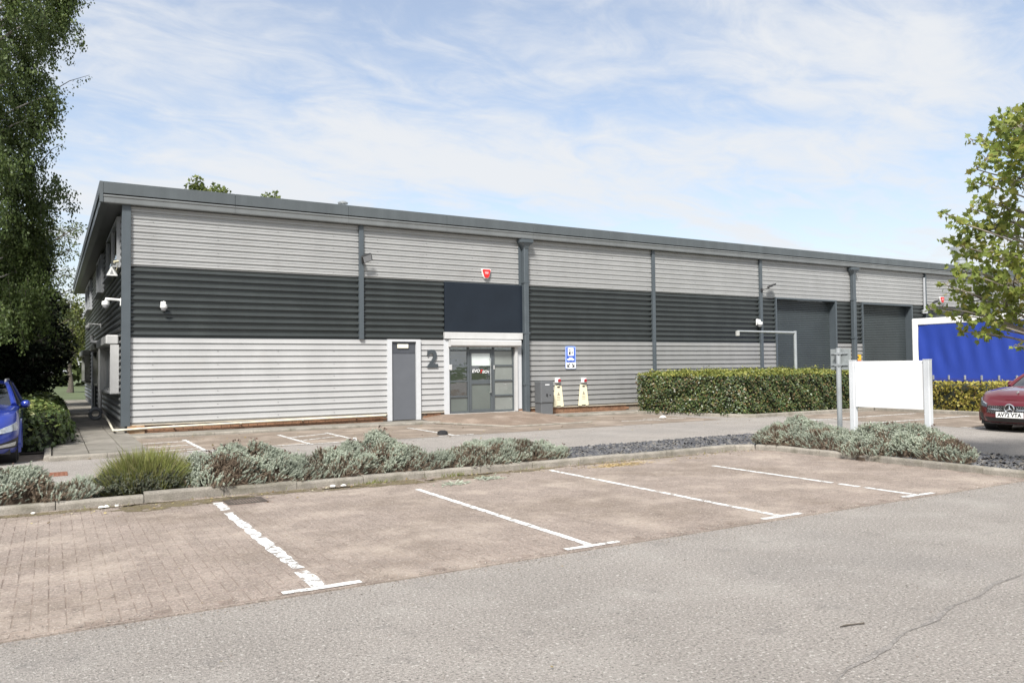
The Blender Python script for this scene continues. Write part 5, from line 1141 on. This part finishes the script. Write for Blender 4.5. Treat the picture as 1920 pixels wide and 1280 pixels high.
def leafy_tree(name, label, base, top, r0, clumps, leaf, tmpl, dens, m, barkm, droop=0.0, group=None, fork=(.2, .9)):
    t = thing(name, label, 'tree', (0, 0, 0), 0, group); branchy(t, base, top, r0, clumps, barkm, fork, .008 if r0 < .12 else .015)
    P_, A_ = [], []; tw = MB()
    for c, r_ in clumps:
        k = max(6, int(dens*r_**2.2)); d = rdir(k)*(r_*rng.uniform(.25, 1, k)**.6)[:, None]*np.array([1, 1, .85]); P_.append(np.array(c)+d); A_.append(d/r_*.7+rng.normal(0, .55, (k, 3))+np.array([0, 0, -droop]))
        for q_ in d[:max(3, k//9)]: tw.tube([c, tuple(np.array(c)+q_*.55+np.array([0, 0, .03])), tuple(np.array(c)+q_)], [.010, .007, .003], 3, False)
    tw.build('twigs', barkm, t)['kind'] = 'stuff'; P_ = np.concatenate(P_); A_ = np.concatenate(A_); scatter('crown', *tmpl, P_, frames(A_), rng.uniform(.65, 1.2, len(P_))*leaf, m, t); return t
# evergreens behind the birch, leaf colours blackened to carry the shade
ever = leafmat('evergreen_shade_leaf', [(.010, .016, .008), (.016, .024, .011), (.008, .013, .007), (.022, .032, .013)], .6, .08, .15)
for bx_, by_, hh, lab in ((-2.0, 25.4, 5.0, 'dark shaded evergreen nearest the birch trunk'), (-1.0, 31.5, 6.0, 'dark shaded evergreen beside the side path under the birch'), (-3.0, 29.0, 7.0, 'dark shaded evergreen behind the blue hatchback'), (-.9, 38.0, 7.5, 'dark shaded evergreen near the far end of the flank wall')):  # first one added to shade the path and flank wall
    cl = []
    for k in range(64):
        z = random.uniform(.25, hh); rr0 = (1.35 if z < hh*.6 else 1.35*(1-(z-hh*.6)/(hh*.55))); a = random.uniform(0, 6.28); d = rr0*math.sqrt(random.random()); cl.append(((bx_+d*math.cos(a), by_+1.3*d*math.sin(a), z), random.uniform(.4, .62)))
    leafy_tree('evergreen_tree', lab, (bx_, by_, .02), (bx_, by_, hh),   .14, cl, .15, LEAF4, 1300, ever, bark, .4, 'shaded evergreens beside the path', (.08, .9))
# pale willow behind, over the eaves line
wil = leafmat('willow_leaf', [(.09, .115, .05), (.13, .155, .075), (.065, .09, .035), (.17, .19, .10)], .55, .3, .3)
cl = []
for px, py, rp in ((120, 440, 26), (90, 430, 28), (140, 430, 16), (130, 470, 22), (100, 480, 26), (70, 450, 28), (120, 515, 22), (90, 530, 28), (60, 500, 28), (138, 540, 14), (110, 570, 24), (75, 580, 26), (150, 425, 12), (40, 470, 30), (128, 600, 18)):
    Y = random.uniform(46.8, 50); q = on_y(px, py, Y); cl.append((tuple(q), rp/33.))
leafy_tree('willow_tree', 'pale grey green willow beyond the flank wall under the eaves line', (-1.4, 48, .0), (-.8, 48, 8.2), .18, cl, .15, LEAF4, 420, wil, bark, .5)
far_l = leafmat('far_leaf', [(.10, .125, .03), (.15, .175, .04), (.08, .10, .03), (.20, .20, .06)], .55, .3, .3)
cl = [((on_y(px, py, 66).x, 66+random.uniform(-1, 1), on_y(px, py, 66).z), 1.1) for px, py in ((150, 590), (135, 620), (155, 640), (120, 600), (140, 660), (110, 640), (128, 570), (165, 610), (100, 670))]
leafy_tree('field_tree', 'yellow green tree seen in the gap beyond the flank wall', (cl[0][0][0]-.6, 66, 0), (cl[0][0][0]-.6, 66, 5.5), .2, cl, .2, LEAF4, 320, far_l, bark)
# tops of two trees over the roof
roof_l = leafmat('roof_tree_leaf', [(.10, .13, .03), (.15, .18, .045), (.07, .10, .025), (.19, .20, .06)], .55, .3, .3)
for pts_, lab in ((((368, 342, 12), (360, 350, 12), (385, 356, 12), (408, 355, 12), (372, 362, 16), (400, 368, 18), (420, 362, 10), (385, 385, 30), (410, 400, 30), (360, 390, 28)), 'taller tree top showing over the roof at the office end'), (((515, 366, 9), (498, 368, 8), (508, 378, 14), (520, 392, 20), (495, 395, 20)), 'smaller tree top just showing over the roof beside the taller one')):
    cl = [(tuple(on_y(px, py, 52+random.uniform(-1, 1))), rp/1467*55) for px, py, rp in pts_]; bx_ = cl[-2][0][0]
    leafy_tree('garden_tree', lab, (bx_, 52, 0), (bx_, 52, cl[0][0][2]-.3), .2, cl, .22, LEAF_PLANE, 300, roof_l, bark, 0, 'trees behind the roof', (.5, .95))
# plane tree at the right edge
PX, PY = 12.45, 5.05
plane_l = leafmat('plane_leaf', [(.17, .225, .05), (.24, .295, .06), (.135, .18, .045), (.31, .34, .08), (.20, .25, .055), (.40, .36, .09)], .5, .5, .35)
random.seed(5); cl = []
for px, py, rp in ((1905, 212, 26), (1880, 228, 26), (1912, 250, 30), (1842, 262, 16), (1870, 268, 24), (1822, 262, 10), (1895, 292, 32), (1850, 300, 22), (1832, 318, 16), (1838, 345, 20), (1875, 340, 28), (1912, 335, 34), (1842, 378, 22), (1880, 385, 30), (1822, 392, 8), (1775, 402, 13), (1795, 416, 16), (1825, 425, 26), (1865, 430, 34), (1905, 420, 36), (1770, 452, 10), (1800, 460, 22), (1838, 472, 32), (1882, 475, 36), (1915, 480, 30), (1790, 497, 14),
                   (1815, 512, 28), (1855, 522, 36), (1900, 528, 38), (1775, 535, 14), (1800, 548, 26), (1840, 562, 36), (1885, 572, 38), (1745, 580, 12), (1765, 576, 12), (1805, 590, 24), (1850, 605, 30), (1905, 600, 28), (1808, 622, 14), (1840, 628, 18), (1875, 618, 18), (1910, 648, 10)):
    X = PX+random.uniform(-.9, .7); q = on_x(px, py, X); cl.append((tuple(q), rp/128))
for k in range(55):
    d = rdir(1)[0]*random.uniform(.35, 1)**.5; cl.append(((PX+.3+d[0]*2.0, PY-.55+d[1]*1.55, 4.0+d[2]*2.2), random.uniform(.22, .36)))
pt = leafy_tree('plane_tree', 'young plane tree with lobed yellow green leaves overhanging the blue lorry', (PX, PY-.1, .06), (PX+.1, PY, 5.9), .085, cl, .100, LEAF_PLANE, 1750, plane_l, mat('plane_bark', (.20, .175, .14), .85, var=.3, vscale=9, bump=.5), .35)
random.seed(3)
# ---- litter
n = 420; kx = rng.uniform(-1, 11.2, n); lp = np.column_stack([kx, 10.33-np.abs(rng.normal(0, .28, n)), rng.uniform(.014, .022, n)])
m2 = 220; lp2 = np.column_stack([rng.uniform(-1, 17, m2), rng.uniform(15, 20.0, m2), rng.uniform(.008, .02, m2)]); m3 = 110; lp3 = np.column_stack([rng.uniform(0, 14, m3), rng.uniform(2.6, 10, m3), rng.uniform(.014, .02, m3)])
lp = np.concatenate([lp, lp2, lp3]); la = np.column_stack([rng.normal(0, 1, len(lp)), rng.normal(0, 1, len(lp)), rng.normal(0, .15, len(lp))]); zax = la/np.linalg.norm(la, axis=1, keepdims=True); up = np.array([0, 0, 1.])+rng.normal(0, .2, (len(lp), 3)); xx = np.cross(up, zax); xx /= np.linalg.norm(xx, axis=1, keepdims=True); rot = np.stack([xx, np.cross(zax, xx), zax], axis=2)
litter = leafmat('fallen_leaf', [(.30, .23, .08), (.16, .10, .05), (.42, .36, .18), (.10, .07, .045), (.50, .46, .33)], .8, .1, .1)
o = scatter('leaf_litter', *LEAF_IVY, lp, rot, np.concatenate([rng.uniform(.015, .038, n), rng.uniform(.03, .06, m2), rng.uniform(.008, .022, m3)]), litter); o['kind'] = 'stuff'; o['label'] = 'scattered fallen leaves along the kerb and in the bays'
stone = mat('white_pebble', (.62, .60, .55), .8, var=.15, vscale=20)
for k, (px, py, s_) in enumerate(((190, 946, .035), (199, 944, .03), (200, 951, .04), (219, 947, .035), (62, 955, .03), (624, 911, .045), (644, 908, .04), (1243, 784, .12))):
    d = _ray(px, py); tt = (.012-CAM_H)/d[2]; g_ = np.array([0, 0, CAM_H])+d*tt
    if 10.2 < g_[1] < 11: g_ *= 10.24/g_[1]
    b = MB(); b.lathe((0, 0, 0), [(s_*.5, 0), (s_*.9, s_*.25), (s_*.75, s_*.6), (s_*.3, s_*.8)], 7); b.v = [(x*(1+.25*math.sin(5*z/s_+k)), y*.8, z) for x, y, z in b.v]; o = b.build('pebble', stone, None, True); o.location = (g_[0], g_[1], .012 if g_[1] < 12 else .004)
    tag(o, {1243: 'white stone lying by the ivy hedge kerb', 62: 'lone white pebble by the kerb below the silver shrub near the manhole cover', 624: 'white pebble at the kerb below the tall silver shrub, nearer the drain', 644: 'white pebble at the kerb below the tall silver shrub, farther from the drain'}.get(px, 'small white pebble in the cluster by the kerb below the lavender'), 'stone', 'white pebbles below the lavender' if px in (190, 199, 200, 219) else None)
b = MB(); b.tube([(4.12, 3.12, .008), (4.17, 3.115, .010), (4.24, 3.10, .009), (4.30, 3.085, .008)], [.003, .006, .004, .006], 5); tag(b.build('twig', bark), 'short dark twig lying on the bare tarmac', 'twig')
# straw tuft by the kerb
t = tag(scatter('dry_grass', *BL, np.column_stack([7.8+rng.normal(0, .28, 420), 9.88+rng.normal(0, .06, 420), np.full(420, .012)]), frames(np.column_stack([rng.normal(0, 1, 420), rng.normal(0, 1, 420), rng.uniform(.1, .5, 420)])), np.column_stack([np.full(420, .25)]*2+[rng.uniform(.06, .13, 420)]), leafmat('straw', [(.40, .30, .14), (.28, .2, .1), (.5, .42, .24)], .8, .1)), 'dry straw coloured grass tuft lying in the bay by the kerb', 'dry grass')
for cx_, cy_, lab in ((4.75, 9.55, 'broken silver sprig lying in the bay nearer the drain'), (5.35, 9.72, 'broken silver sprig lying in the bay nearer the straw tuft')):
    n = 34; o = scatter('fallen_sprig', *SPRIG, np.column_stack([rng.normal(0, .11, n), rng.normal(0, .04, n), np.full(n, .012)]), frames(np.column_stack([rng.normal(0, 1, n), rng.normal(0, 1, n), rng.uniform(.05, .3, n)])), rng.uniform(.06, .1, n), silver); o.location = (cx_, cy_, .01); tag(o, lab, 'sprig')
b = MB(); b.lathe((7.95, 16.74, .008), [(.13, 0), (.12, .07), (.06, .10)], 9); tag(b.build('rubber_stop', black), 'small black rubber lump at the end of the bay line', 'rubber stop')
# weeds at kerb
n = 260; wx = np.concatenate([rng.normal(5.05, .12, 90), rng.normal(3.85, .15, 90), rng.uniform(0, 11, 80)]); o = scatter('kerb_weeds', *BL, np.column_stack([wx, 10.30-np.abs(rng.normal(0, .04, n)), np.full(n, .01)]), frames(np.column_stack([rng.normal(0, .5, n), rng.normal(0, .5, n), np.ones(n)])), np.column_stack([np.full(n, .3)]*2+[rng.uniform(.03, .09, n)]), leafmat('weed', [(.12, .15, .03), (.2, .2, .06)], .7, .2)); o['kind'] = 'stuff'; o['label'] = 'thin weeds sprouting along the island kerb'
# far line of trees beyond the field, one mass
n = 9000; wx_ = rng.uniform(-60, 8, n); hh_ = 6.5+2.0*np.sin(wx_*.35)+1.2*np.sin(wx_*.9+1); o = scatter('distant_wood', *LEAF4, np.column_stack([wx_, 95+rng.uniform(-2, 2, n), hh_*rng.uniform(0, 1, n)**.8]), frames(rdir(n)), rng.uniform(.7, 1.3, n), leafmat('wood_leaf', [(.05, .07, .025), (.08, .10, .03), (.04, .055, .02)], .7, .15)); o['kind'] = 'stuff'; o['label'] = 'distant line of trees beyond the grass behind the unit'
# grit washed along the edge of the paving and the kerb
n = 7000; gx_ = np.concatenate([rng.uniform(-1.5, 11.3, n//2), rng.uniform(-1.5, 11.2, n//4), rng.uniform(0, 12, n-n//2-n//4)]); gy_ = np.concatenate([5.56+rng.normal(0, .10, n//2), 10.33-np.abs(rng.normal(0, .12, n//4)), rng.uniform(2.5, 10, n-n//2-n//4)])
gz_ = np.where(gy_ > 5.58, .012, .002); o = scatter('grit', *chip, np.column_stack([gx_, gy_, gz_+.001]), frames(np.column_stack([rng.normal(0, .4, n), rng.normal(0, .4, n), np.ones(n)])), np.column_stack([rng.uniform(.004, .014, n)]*2+[rng.uniform(.008, .02, n)]), leafmat('grit', [(.32, .28, .24), (.16, .14, .125), (.42, .38, .34), (.10, .085, .075), (.26, .22, .18)], .9, 0.0, .1)); o['kind'] = 'stuff'; o['label'] = 'fine grit along the paving edge and kerb'
